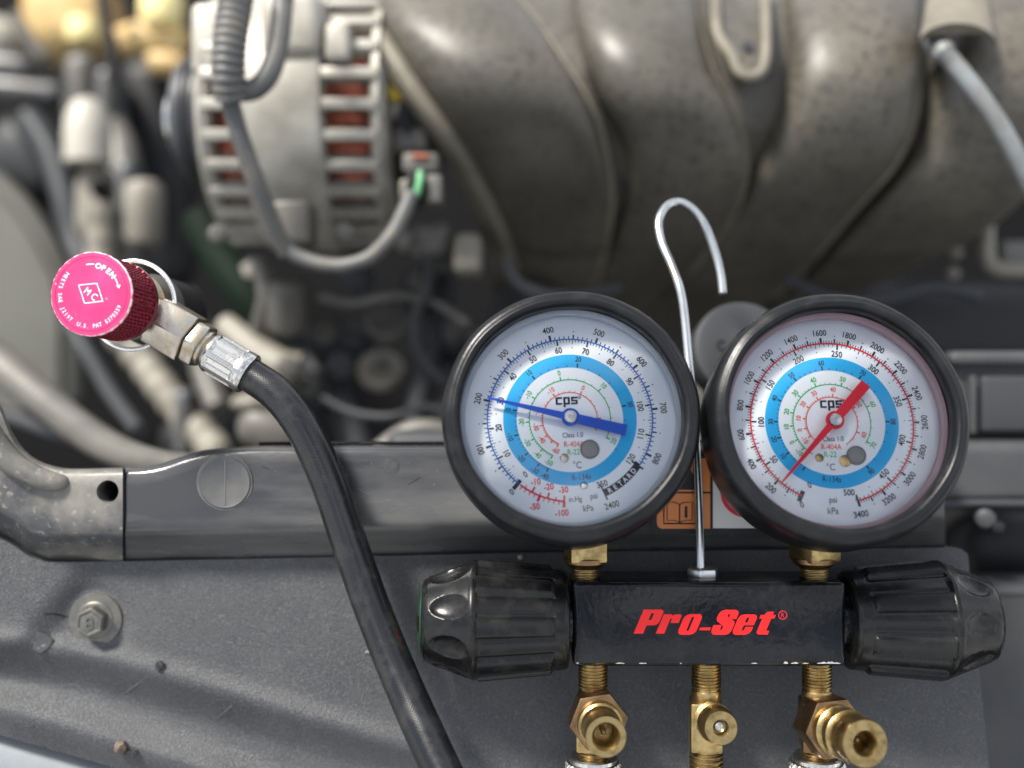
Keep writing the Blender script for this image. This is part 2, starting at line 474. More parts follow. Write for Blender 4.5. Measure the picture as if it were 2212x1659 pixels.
def lens_material():
    m = bpy.data.materials.new('clear_acrylic'); m.use_nodes = True
    n, l = m.node_tree.nodes, m.node_tree.links
    for x in list(n): n.remove(x)
    out = n.new('ShaderNodeOutputMaterial'); mix = n.new('ShaderNodeMixShader')
    tr = n.new('ShaderNodeBsdfTransparent'); gl = n.new('ShaderNodeBsdfGlossy'); fr = n.new('ShaderNodeFresnel')
    gl.inputs['Roughness'].default_value = 0.03
    fr.inputs['IOR'].default_value = 1.42
    t = n.new('ShaderNodeTexCoord'); a = n.new('ShaderNodeTexNoise'); a.inputs['Scale'].default_value = 35
    bp = n.new('ShaderNodeBump'); bp.inputs['Strength'].default_value = 0.05; bp.inputs['Distance'].default_value = 0.001
    l.new(t.outputs['Object'], a.inputs['Vector']); l.new(a.outputs['Fac'], bp.inputs['Height']); l.new(bp.outputs['Normal'], gl.inputs['Normal'])
    l.new(fr.outputs['Fac'], mix.inputs['Fac']); l.new(tr.outputs[0], mix.inputs[1]); l.new(gl.outputs[0], mix.inputs[2])
    l.new(mix.outputs[0], out.inputs['Surface'])
    return m
M['lens'] = lens_material()

# ================================================================== SETTING: the dark engine bay behind everything
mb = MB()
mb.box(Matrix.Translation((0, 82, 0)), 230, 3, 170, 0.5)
solo('engine_bay', mb, M['dark'], 'dark shadowed back of the engine bay behind the engine parts', None, kind='structure')  # shade deep in the bay is put into the near-black colour
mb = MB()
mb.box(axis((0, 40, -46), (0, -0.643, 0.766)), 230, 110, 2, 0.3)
solo('engine_bay_floor', mb, M['dark'], 'dark undertray floor of the engine bay below the engine', None, kind='structure')  # shade under the engine is put into the near-black colour

# ================================================================== RADIATOR COVER: grained plastic panel
TOP = [(-90, 1125), (0, 1163), (30, 1178), (60, 1201), (100, 1215), (170, 1214), (300, 1212), (1200, 1193), (2050, 1183), (2078, 1186), (2090, 1197)]
BOT = [(-90, 1564), (0, 1588), (250, 1659), (420, 1708), (620, 1765), (2300, 1770)]
R1 = [(-90, 1380), (95, 1398), (200, 1412), (300, 1440), (480, 1490), (640, 1540), (870, 1605), (1100, 1670), (1500, 1780)]
R2 = [(-90, 1500), (0, 1532), (160, 1578), (330, 1630), (500, 1685), (700, 1750), (900, 1800)]
def panel_y(px, py):
    y = lerp(4.3, 3.7, (py - 1190) / 470)
    d = py - sinterp(R1, px)
    fade = 1 - sm((px - 800) / 500)
    y -= 0.2 * math.exp(-(d / 26) ** 2) * fade
    y += 0.55 * sm((d - 5) / 80) * fade
    d2 = py - sinterp(R2, px)
    f2 = 1 - sm((px - 420) / 400)
    y -= 0.60 * math.exp(-(d2 / 50) ** 2) * f2
    t = ((px - 60) * (1215 - 1380) - (py - 1380) * (185 - 60)) / math.hypot(165, 125)     # signed distance to the crease
    if py < sinterp(R1, px) + 30:
        y -= 0.42 * sm((t + 45) / 70) * (1 - sm((py - 1375) / 50))
    bx_, by_ = px - 205, py - 1338                       # dished seat round the bolt
    y += 0.06 * math.exp(-((math.hypot(bx_, by_) - 66) / 10) ** 2)
    y += 0.03 * math.sin(px * 0.011 + py * 0.006) + 0.02 * math.sin(px * 0.031 - py * 0.017)
    return y
NU, NV = 210, 64
rows = []
for j in range(NV + 1):
    row = []
    for i in range(NU + 1):
        u, v = i / NU, j / NV
        pxn = lerp(-90, 2090, u)
        py = lerp(interp(TOP, pxn), interp(BOT, pxn), v)
        px = pxn + max(0.0, u - 0.5) * 2 * (py - 1190) * 0.10
        row.append(P(px, py, panel_y(px, py)))
    rows.append(row)
cover = thing('radiator_cover', 'grained dark grey plastic radiator cover panel with creases under the manifold', 'panel', P(900, 1500, 4.5))
mb = MB()
n1 = NU + 1
vs_ = [v for r in rows for v in r]
fs = [(j*n1 + i, j*n1 + i + 1, (j+1)*n1 + i + 1, (j+1)*n1 + i) for j in range(NV) for i in range(NU)]
edge = [i for i in range(n1)] + [j*n1 + NU for j in range(1, NV + 1)] + [NV*n1 + i for i in range(NU - 1, -1, -1)] + [j*n1 for j in range(NV - 1, 0, -1)]
o_ = len(vs_)
vs_ += [vs_[k] + Vector((0, 0.07, 0)) for k in edge] + [vs_[k] + Vector((0, 0.4, 0)) for k in edge]
ne = len(edge)
for q in range(ne):
    q2 = (q + 1) % ne
    fs.append((edge[q], edge[q2], o_ + q2, o_ + q)); fs.append((o_ + q, o_ + q2, o_ + ne + q2, o_ + ne + q))
mb.add(vs_, fs)
part('panel_sheet', mb, M['panel'], cover, 50)
# bolt with washer
bc = P(207, 1338, panel_y(207, 1338) - 0.02)
bd = axis(bc, (0.0, -1, 0.02))
mb = MB(); mb.lathe([(0, -0.1), (0.98, -0.1), (1.0, 0.0), (0.97, 0.05), (0.70, 0.09), (0.66, 0.14), (0.60, 0.16), (0, 0.16)], 56, bd)
bolt = part('bolt', mb, M['bolt'], cover)
mb = MB()
hexp = [(0.56 * math.cos(R_(60*k + 25)), 0.56 * math.sin(R_(60*k + 25))) for k in range(6)]
hexi = [(0.44 * math.cos(R_(60*k + 25)), 0.44 * math.sin(R_(60*k + 25))) for k in range(6)]
mb.prism(hexp, 0.12, 0.62, bd, 0.035, 2)
part('bolt_head', mb, M['bolt'], bolt)
mb = MB(); mb.lathe([(0.50, 0.62), (0.50, 0.66), (0.44, 0.66), (0.40, 0.625)], 6, bd @ Matrix.Rotation(R_(25), 4, 'Z'), closed=True)
part('head_rim', mb, M['bolt'], bolt)
mb = MB(); mb.lathe([(0.15, 0.62), (0.15, 0.66), (0.09, 0.66), (0.09, 0.62)], 20, bd @ Matrix.Translation((0, 0.07, 0)), closed=True)
mb.lathe([(0.15, 0.62), (0.15, 0.655), (0.09, 0.655), (0.09, 0.62)], 20, bd @ Matrix.Translation((0, -0.10, 0)), closed=True)
part('stamped_eight', mb, M['bolt'], bolt)
# sunken plastic rivet scar, crack and scuffs in the panel
mb = MB(); sc_ = P(90, 1388, panel_y(90, 1388) - 0.02)
mb.lathe([(0, -0.1), (0.36, -0.1), (0.37, 0.0), (0.33, 0.04), (0.15, 0.02), (0, 0.03)], 22, axis(sc_, (0.1, -1, 0.1)), fr=lambda j, a, r, h: 0.1 * r * math.sin(3*a + 1) + 0.05 * r * math.sin(7 * a))
part('worn_dimple', mb, M['bracket'], cover)
def streak(pts, r):
    mb = MB()
    q = curve([P(x, y, panel_y(x, y) - 0.0) for x, y in pts], 6)
    mb.tube(q, lambda i: r * (0.5 + 0.5 * math.sin(math.pi * (i + .5) / len(q))) * (0.7 + 0.5 * random.random()), 5)
    return mb
part('crack', streak([(95, 1326), (120, 1327), (145, 1332), (172, 1338)], 0.024), M['dark'], cover)
for pts in ([(120, 1515), (135, 1485), (155, 1478), (175, 1482)], [(465, 1555), (500, 1525), (535, 1497)], [(265, 1500), (300, 1475), (320, 1460)], [(35, 1560), (42, 1535)]):
    part('scuff', streak(pts, 0.010), M['scratch'], cover)
# bumper edge below the panel, and the crumbs lying on it
mb = MB()
rings = []
for i in range(30):
    px = lerp(-140, 560, i / 29); b = interp(BOT, px) if px > -90 else 1550
    rings.append([P(px, b - 34, 5.6), P(px, b - 16, 5.0), P(px, b + 2, 4.75), P(px, b + 40, 4.4), P(px, b + 120, 4.0), P(px, b + 260, 4.6), P(px, b + 260, 6), P(px, b, 6.4)])
mb.loft(rings)
solo('bumper_edge', mb, M['bumper'], 'smooth blue-grey painted bumper edge below the plastic panel', 'bumper')
def crumb(px, py, r, seed, m, name, label, cat, squash=(1, 1, 1)):
    rnd = random.Random(seed)
    bm = bmesh.new(); bmesh.ops.create_icosphere(bm, subdivisions=2, radius=1.0)
    for v in bm.verts:
        k = 0.75 + 0.5 * rnd.random()
        v.co = Vector((v.co.x * k * r * squash[0], v.co.y * k * r * squash[1], v.co.z * k * r * squash[2]))
    mb = MB(); c = P(px, py, panel_y(px, py)); mb.bm(bm, Matrix.Translation(c + Vector((0, -r * 0.45, 0))))
    solo(name, mb, m, label, cat, smooth=20)
crumb(346, 1437, 0.16, 3, M['crumb'], 'rubber_crumb', 'small black rubber crumb on the panel below the bolt', 'crumb', (0.9, 1, 1.2))
crumb(262, 1612, 0.23, 4, M['stone'], 'stone_chip', 'brown stone chip on the lower ridge of the panel', 'stone', (0.9, 0.9, 1.1))
crumb(286, 1625, 0.2, 9, M['crumb'], 'dirt_crumb', 'dark dirt crumb right beside the brown stone chip', 'crumb', (1.3, 0.8, 0.6))
crumb(798, 1408, 0.09, 5, M['beige'], 'straw_bit', 'tiny pale straw bit on the panel left of the black hose', 'debris', (1.8, 0.6, 0.6))
crumb(1124, 1203, 0.09, 6, M['chip'], 'white_speck', 'tiny white speck at the panel edge below the left gauge', 'debris')

# ================================================================== RADIATOR SUPPORT BAR
BT = [(150, 1008), (268, 1008), (310, 1007), (350, 1000), (395, 985), (440, 972), (500, 966), (560, 963), (960, 962), (2060, 955)]
BB = [(150, 1216), (268, 1215), (1200, 1195), (2060, 1185)]
def bar_ring(px, t, b, off=0.0):
    prof = [(t + 6, 8), (t, 3.9), (t + 1, 3.35), (t + 6, 3.1), (t + 16, 2.98), (t + 40, 2.93), ((t + b) / 2, 2.88), (b - 92, 2.86), (b - 74, 2.9), (b - 60, 3.04), (b - 46, 3.32), (b - 32, 3.74), (b - 16, 4.2), (b + 6, 4.6), (b + 6, 8)]
    return [P(px, py, y - off) for py, y in prof]
bar = thing('radiator_support', 'black painted radiator support bar crossing behind the gauges with round plug', 'support bar', P(1000, 1100, 5))
mb = MB()
cols = [268 + 8 * i for i in range(90)] + [990 + 50 * i for i in range(22)]
mb.loft([bar_ring(px, sinterp(BT, px), interp(BB, px)) for px in cols])
part('cross_member', mb, M['bar'], bar, 40)
# thin raised rear lip of the bar
mb = MB(); mb.tube([P(px, sinterp(BT, px) - 5, 4.4) for px in range(560, 2060, 30)], 0.07, 8)
part('rear_lip', mb, M['gloss_black'], bar)
# bracket at the left end, with a drilled hole
KT = [(-120, 760), (-60, 812), (0, 872), (22, 925), (45, 962), (75, 990), (110, 1005), (150, 1012), (266, 1010)]
KB = [(-120, 1120), (-40, 1148), (0, 1166), (30, 1182), (60, 1206), (100, 1219), (266, 1219)]
mb = MB()
mb.loft([bar_ring(px, sinterp(KT, px), interp(KB, px), 0.06) for px in [-120 + 6 * i for i in range(64)] + [265]])
brk = part('end_bracket', mb, M['bracket'], bar, 40)
cut = MB(); cut.lathe([(0, -2.2), (L(24, 2.8), -2.2), (L(24, 2.8), 1.5), (0, 1.5)], 32, axis(P(231, 1062, 2.8), (0, -1, 0)))
co = emit('cutter', cut, M['dark'], ORG[bar], 30)
co.matrix_world = bar.matrix_world.copy()
md = brk.modifiers.new('hole', 'BOOLEAN'); md.object = co; md.operation = 'DIFFERENCE'; md.solver = 'EXACT'
bpy.context.view_layer.update()
me = bpy.data.meshes.new_from_object(brk.evaluated_get(bpy.context.evaluated_depsgraph_get()))
brk.modifiers.clear(); brk.data = me
for p in me.polygons: p.use_smooth = True
me.set_sharp_from_angle(angle=R_(40))
bpy.data.objects.remove(co)
mb = MB(); mb.lathe([(0, 0), (L(22, 4.4), 0), (L(22, 4.4), 0.1), (0, 0.1)], 24, axis(P(231, 1062, 4.6), (0, -1, 0)))
part('hole_bottom', mb, M['dark'], bar)  # near-black disc stands in for the shade inside the hole
mb = MB()
q = curve([P(-60, 880, 2.9), P(-15, 950, 2.78), P(25, 998, 2.74), P(70, 1026, 2.74), P(115, 1040, 2.80), P(150, 1040, 3.0)], 8)
mb.tube(q, lambda i: lerp(0.5, 0.34, i / len(q)) * math.sqrt(max(0.02, 1 - (i / (len(q) - 1)) ** 8)), 16)
part('rolled_lip', mb, M['bracket'], bar)
mb = MB()                                                  # folded seam where the bracket laps the bar
mb.tube([P(268, lerp(1012, 1208, i / 24), interp([(0, 2.93), (0.55, 2.83), (0.68, 2.9), (0.8, 3.3), (1, 4.3)], i / 24)) for i in range(25)], 0.05, 8)
part('lap_seam', mb, M['dark'], bar)
# plug
pc = axis(P(486, 1042, 2.90), (0, -1, 0))
rp_ = L(57, 2.9)
mb = MB(); mb.lathe([(0, -0.2), (rp_, -0.2), (rp_, 0.03), (rp_ - 0.05, 0.08), (rp_ - 0.1, 0.06), (0, 0.07)], 56, pc)
plug = part('round_plug', mb, M['plug'], bar)
mb = MB(); mb.lathe([(rp_ + 0.09, -0.03), (rp_ + 0.05, 0.035), (rp_ - 0.0, 0.035), (rp_ - 0.0, -0.03)], 56, pc, closed=True)
part('plug_rim', mb, M['bracket'], plug)
mb = MB(); mb.box(pc @ Matrix.Translation((0.02, 0, 0.075)), 0.035, 2 * rp_ - 0.3, 0.02, 0.008)
part('plug_mark', mb, M['scratch'], plug)
mb = MB(); mb.lathe([(0, -0.05), (0.30, -0.05), (0.30, 0.015), (0.26, 0.03), (0, 0.025)], 28, axis(P(845, 1008, 2.93), (0, -1, 0)))
part('weld_spot', mb, M['bar'], bar)
rnd = random.Random(5)
for k in range(5):
    x = rnd.uniform(560, 900); y0 = rnd.uniform(985, 1080); ln = rnd.uniform(10, 34); an = rnd.uniform(-0.7, 0.5)
    mb = MB(); q = [P(x + ln * t / 6 * math.cos(an), y0 + ln * t / 6 * math.sin(an), 2.895 - 0.0) for t in range(7)]
    mb.tube(q, 0.012, 5); part('scuff', mb, M['bar'] if k % 3 else M['scratch'], bar)
# warning sticker on the bar between the gauges
def sticker(poly, y, m, name, parent):
    mb = MB(); vs2 = [P(x, yy, 0) for x, yy in poly]
    pts = [P(x, yy, y) for x, yy in poly]
    mb.prism([(p.x, p.z) for p in pts], -0.006, 0.006, Matrix(((1, 0, 0, 0), (0, 0, -1, y), (0, 1, 0, 0), (0, 0, 0, 1))))
    return part(name, mb, m, parent, 30)
def rr(x0, y0, x1, y1, r, corners=(1, 1, 1, 1), n=6):
    out = []
    for k, (cx, cy, a0) in enumerate(((x0 + r, y1 - r, 90), (x1 - r, y1 - r, 0), (x1 - r, y0 + r, 270), (x0 + r, y0 + r, 180))):
        if not corners[k]:
            out.append(((x0, y1), (x1, y1), (x1, y0), (x0, y0))[k]); continue
        for i in range(n + 1):
            a = R_(a0 + 90 - 90 * i / n)
            out.append((cx + r * math.cos(a), cy + r * math.sin(a)))
    return out
st = thing('warning_sticker', 'orange and white warning sticker on the bar between the two gauges', 'sticker', P(1530, 1070, 2.85))
sy = 2.835
sticker(rr(1408, 985, 1653, 1152, 16), sy + 0.008, M['dark_plastic'], 'backing', st)
sticker(rr(1419, 1066, 1534, 1142, 12, (1, 0, 0, 0)), sy, M['orange_label'], 'orange_field', st)
sticker([(1419, 990), (1534, 990), (1534, 1062), (1419, 1062)], sy, M['orange_label'], 'triangle_field', st)
sticker([(1438, 1058), (1478, 994), (1518, 1058)], sy - 0.014, M['dark_plastic'], 'warning_triangle', st)
sticker([(1540, 990), (1648, 990), (1648, 1141), (1540, 1141)], sy, M['white_label'], 'white_field', st)
def sring(cx, cy, r0, r1, m, name):
    mb = MB(); mb.lathe([(r0, -0.006), (r0, 0.006), (r1, 0.006), (r1, -0.006)], 48, axis(P(cx, cy, sy - 0.014), (0, -1, 0)), closed=True)
    return part(name, mb, m, st)
sring(1612, 1062, L(46, sy), L(56, sy), M['red_label'], 'prohibition_ring')
mb = MB(); mb.box(axis(P(1612, 1062, sy - 0.016), (0, -1, 0)) @ Matrix.Rotation(R_(45), 4, 'Z'), 0.16, 1.62, 0.012)
part('prohibition_bar', mb, M['red_label'], st)
mb = MB()
for sgn in (-1, 1):                                        # open book outline
    q = [(1468 + sgn * x, y) for x, y in ((0, 1090), (10, 1085), (27, 1085), (27, 1124), (10, 1124), (0, 1129))]
    mb.tube([P(x, y, sy - 0.012) for x, y in q], 0.035, 6, flat=0.4)
mb.tube([P(1468, 1090, sy - 0.012), P(1468, 1129, sy - 0.012)], 0.025, 6)
mb.tube([P(1434, 1092, sy - 0.012), P(1434, 1131, sy - 0.012), P(1502, 1131, sy - 0.012), P(1502, 1092, sy - 0.012)], 0.03, 6)
part('book_symbol', mb, M['dark_plastic'], st)
mb = MB(); im = axis(P(1482, 1105, sy - 0.012), (0, -1, 0))
text(mb, 'i', im, 0, 0, 0.40, 0, 0.004, sx=1.1, bold=0.04)
part('letter_i', mb, M['dark_plastic'], st)

# ================================================================== MANIFOLD GAUGE SET
gs = thing('manifold_gauge_set', 'black refrigerant manifold with two round gauges, hand knobs and brass fittings', 'gauge set', (6.7, 2.0, -9.8))
body_c = Vector((6.76, 1.95, -8.24))
mb = MB(); mb.box(Matrix.Translation(body_c), 9.36, 2.3, 2.9, 0.17, 3)
body = part('manifold_body', mb, M['gloss_black'], gs, 30)
FY = body_c.y - 1.15                                       # front face of the block
FM = Matrix(((1, 0, 0, 0), (0, 0, -1, FY), (0, 1, 0, 0), (0, 0, 0, 1)))   # local x,y on the face, z out
# logo
SH = 0.42
LET = {
 'P': [[(105,0),(105,267),(300,267),(325,258),(336,240),(336,125),(322,102),(295,92),(210,92),(210,0)], [(207,150),(207,228),(232,228),(238,220),(238,158),(232,150)]],
 'r': [[(350,0),(350,215),(440,215),(445,200),(470,213),(530,215),(548,205),(554,188),(554,118),(462,118),(462,165),(443,165),(443,0)]],
 'o': [[(585,45),(592,15),(615,-8),(640,-12),(735,-12),(765,0),(785,25),(788,50),(788,165),(780,195),(758,213),(735,217),(640,217),(610,208),(590,185),(585,160)], [(673,38),(673,178),(680,185),(694,185),(700,178),(700,38),(694,31),(680,31)]],
 'dash': [[(815,38),(815,68),(932,68),(932,38)]],
 'S': [[(950,95),(950,40),(962,12),(985,-8),(1010,-12),(1130,-12),(1158,0),(1172,30),(1174,60),(1174,110),(1160,138),(1068,188),(1062,200),(1064,216),(1076,218),(1086,210),(1086,162),(1172,162),(1172,222),(1162,244),(1138,260),(1105,264),(1005,264),(972,250),(957,226),(955,200),(955,170),(968,140),(1058,86),(1064,70),(1062,46),(1050,40),(1040,46),(1040,95)]],
 'e': [[(1190,38),(1196,14),(1215,-6),(1240,-12),(1345,-12),(1375,2),(1394,28),(1396,58),(1396,74),(1312,74),(1312,42),(1306,34),(1290,34),(1283,42),(1283,94),(1396,94),(1396,168),(1388,192),(1368,208),(1345,212),(1240,212),(1212,204),(1195,184),(1190,160)], [(1283,122),(1283,172),(1290,180),(1306,180),(1312,172),(1312,122)]],
 't': [[(1458,28),(1464,6),(1485,-8),(1592,-10),(1592,30),(1556,32),(1556,168),(1590,168),(1590,206),(1556,206),(1556,242),(1486,242),(1462,206),(1425,206),(1425,168),(1458,168)]]}
def lp_(p):
    x, h = p
    return ((1560 + (x + SH * h) * 0.226) * 0.8641 - 1106) / PX * (D + FY) / D, (829.5 - (1420 + (725 - h) * 0.226) * 0.8641) / PX * (D + FY) / D
for k, loops in LET.items():
    mb = MB(); mb.flat([[lp_(p) for p in lp] for lp in loops], 0.012, FM)
    o = part('logo_letter', mb, M['logo_red'], body, 0)
mb = MB()
rx, rz = lp_((1755 - SH * 205, 205))
mb.lathe([(0.155, 0.01), (0.155, 0.014), (0.125, 0.014), (0.125, 0.01)], 28, FM @ Matrix.Translation((rx, rz, 0)), closed=True)
text(mb, 'R', FM, rx, rz, 0.15, 0, 0.013)
part('registered_mark', mb, M['red_label'], body, 0)
# chipped paint along the lower front edge
rnd = random.Random(11)
def chip(x0, x1, h):
    n = max(4, int((x1 - x0) / 0.05)); up = []
    for i in range(n + 1): up.append((lerp(x0, x1, i / n), -1.325 + (h * (0.35 + 0.65 * rnd.random()) * math.sin(math.pi * (0.06 + 0.88 * i / n)))))
    poly = [(x0, -1.335), *up, (x1, -1.335)]
    mb = MB(); mb.prism(poly, -0.03, 0.006, Matrix.Translation((0, 0, 0)) @ FM @ Matrix.Translation((0, body_c.z, 0)) @ Matrix.Rotation(R_(0), 4, 'X'))
    part('paint_chip', mb, M['chip'], body, 20)
for x0, x1, h in ((2.2, 2.3, .05), (3.55, 3.85, .04), (4.35, 4.6, .03), (5.75, 5.81, .04), (8.2, 8.4, .05), (9.3, 9.45, .09), (9.55, 9.8, .05), (9.95, 10.15, .04), (10.45, 11.25, .07)):
    chip(x0, x1, h)

# hand knobs
def knob_surface(x_in, sgn, phase):
    """local z runs outwards along the valve stem"""
    mb = MB()
    S = [(0.0, 1.45), (0.02, 1.62), (0.10, 1.70), (0.35, 1.74), (0.7, 1.76), (3.38, 1.98), (3.44, 2.04), (3.5, 2.07), (3.62, 2.07), (3.68, 2.03), (5.25, 1.50), (5.32, 1.46)]
    zs = [0, .02, .05, .1, .2, .35, .45, .5, .55, .6, .66, .72, .8] + [0.95 + 0.13 * i for i in range(19)] + [3.38, 3.44, 3.5, 3.56, 3.62, 3.68] + [3.74 + 0.06 * i for i in range(26)] + [5.27, 5.32]
    NA = 224
    rings = []
    mat_ = axis((x_in, 1.95, -8.32), (sgn, 0, 0)) @ Matrix.Diagonal((1, 1, 0.935, 1))
    for z in zs:
        ring = []
        for k in range(NA):
            a = 2 * math.pi * k / NA
            r = interp(S, z)
            da = ((math.degrees(a) - phase + 22.5) % 45) - 22.5
            if z < 3.42:
                w = sm((10.5 - abs(da)) / 2.6) * sm((z - 0.55) / 0.14)
                r += 0.14 * w - 0.045 * sm(1 - abs(abs(da) - 12.5) / 3.5) * sm((z - 0.5) / 0.14)
            if 3.7 < z < 5.3:
                db = ((math.degrees(a) - phase) % 45) - 22.5
                e = (db / 13.0) ** 2 + ((z - 4.42) / 0.66) ** 2
                if e < 1: r -= 0.17 * math.sqrt(1 - e)
            ring.append(mat_ @ Vector((r * math.cos(a), r * math.sin(a), z)))
        rings.append(ring)
    mb.loft(rings, caps=True)
    return mb, mat_
for (x_in, sgn, ph, lab) in ((1.98, -1, 4, 'left hand knob with a green end label'), (11.72, 1, 16, 'right hand knob with a plain black end cap')):
    mb, km = knob_surface(x_in, sgn, ph)
    kb = part('hand_knob', mb, M['knob_black'], gs, 42, label=lab)
    mb = MB(); mb.lathe([(0, 5.25), (1.42, 5.25), (1.43, 5.40), (1.38, 5.44), (0, 5.44)], 48, km)
    part('end_rim', mb, M['knob_black'], kb)
    mb = MB(); mb.lathe([(1.33, 5.42), (1.28, 5.50), (0.9, 5.60), (0, 5.66)], 48, km)
    part('end_cap', mb, M['label_green'] if sgn < 0 else M['knob_black'], kb)
    if sgn < 0:
        mb = MB(); mb.ring(0.95, 1.2, 70, 100, 5.60, km)
        part('end_label_patch', mb, M['logo_red'], kb)
    mb = MB(); mb.lathe([(0, -0.9), (1.02, -0.9), (1.02, 0.05), (0, 0.05)], 40, km)
    part('valve_bonnet', mb, M['gloss_black'], kb)

def threads(mb, M_, r, z0, z1, pitch=0.11, depth=0.05, n=40):
    prof = [(0, z0), (r - depth, z0)]
    z = z0; s = 1 if z1 > z0 else -1; k = int(abs(z1 - z0) / pitch)
    for i in range(k):
        a = z0 + s * i * pitch
        prof += [(r - depth, a + s * pitch * 0.12), (r, a + s * pitch * 0.42), (r, a + s * pitch * 0.62), (r - depth, a + s * pitch * 0.95)]
    prof += [(r - depth, z1), (0, z1)]
    mb.lathe(prof, n, M_)
def hexa(mb, M_, r, z0, z1, rot=0, bev=0.04, chamfer=0.06):
    bm = bmesh.new()
    lo_ = [bm.verts.new((r * math.cos(R_(60*k + rot)), r * math.sin(R_(60*k + rot)), z0)) for k in range(6)]
    hi_ = [bm.verts.new((r * math.cos(R_(60*k + rot)), r * math.sin(R_(60*k + rot)), z1)) for k in range(6)]
    bm.faces.new(lo_[::-1]); bm.faces.new(hi_)
    for i in range(6): bm.faces.new((lo_[i], lo_[(i+1) % 6], hi_[(i+1) % 6], hi_[i]))
    bmesh.ops.bevel(bm, geom=bm.edges[:], offset=bev, segments=2, profile=0.5, affect='EDGES')
    mb.bm(bm, M_)
UPZ = Matrix.Identity(4)
def knurl(n, k, amp, z0, z1):
    def f(j, a, r, h):
        if h < z0 or h > z1: return 0.0
        u = (n * a + k * h) / (2 * math.pi) % 1; v = (n * a - k * h) / (2 * math.pi) % 1
        return -amp * (1 - min(1.0, 2.4 * min(abs(u - .5), abs(v - .5)) + 0.0)) 
    return f

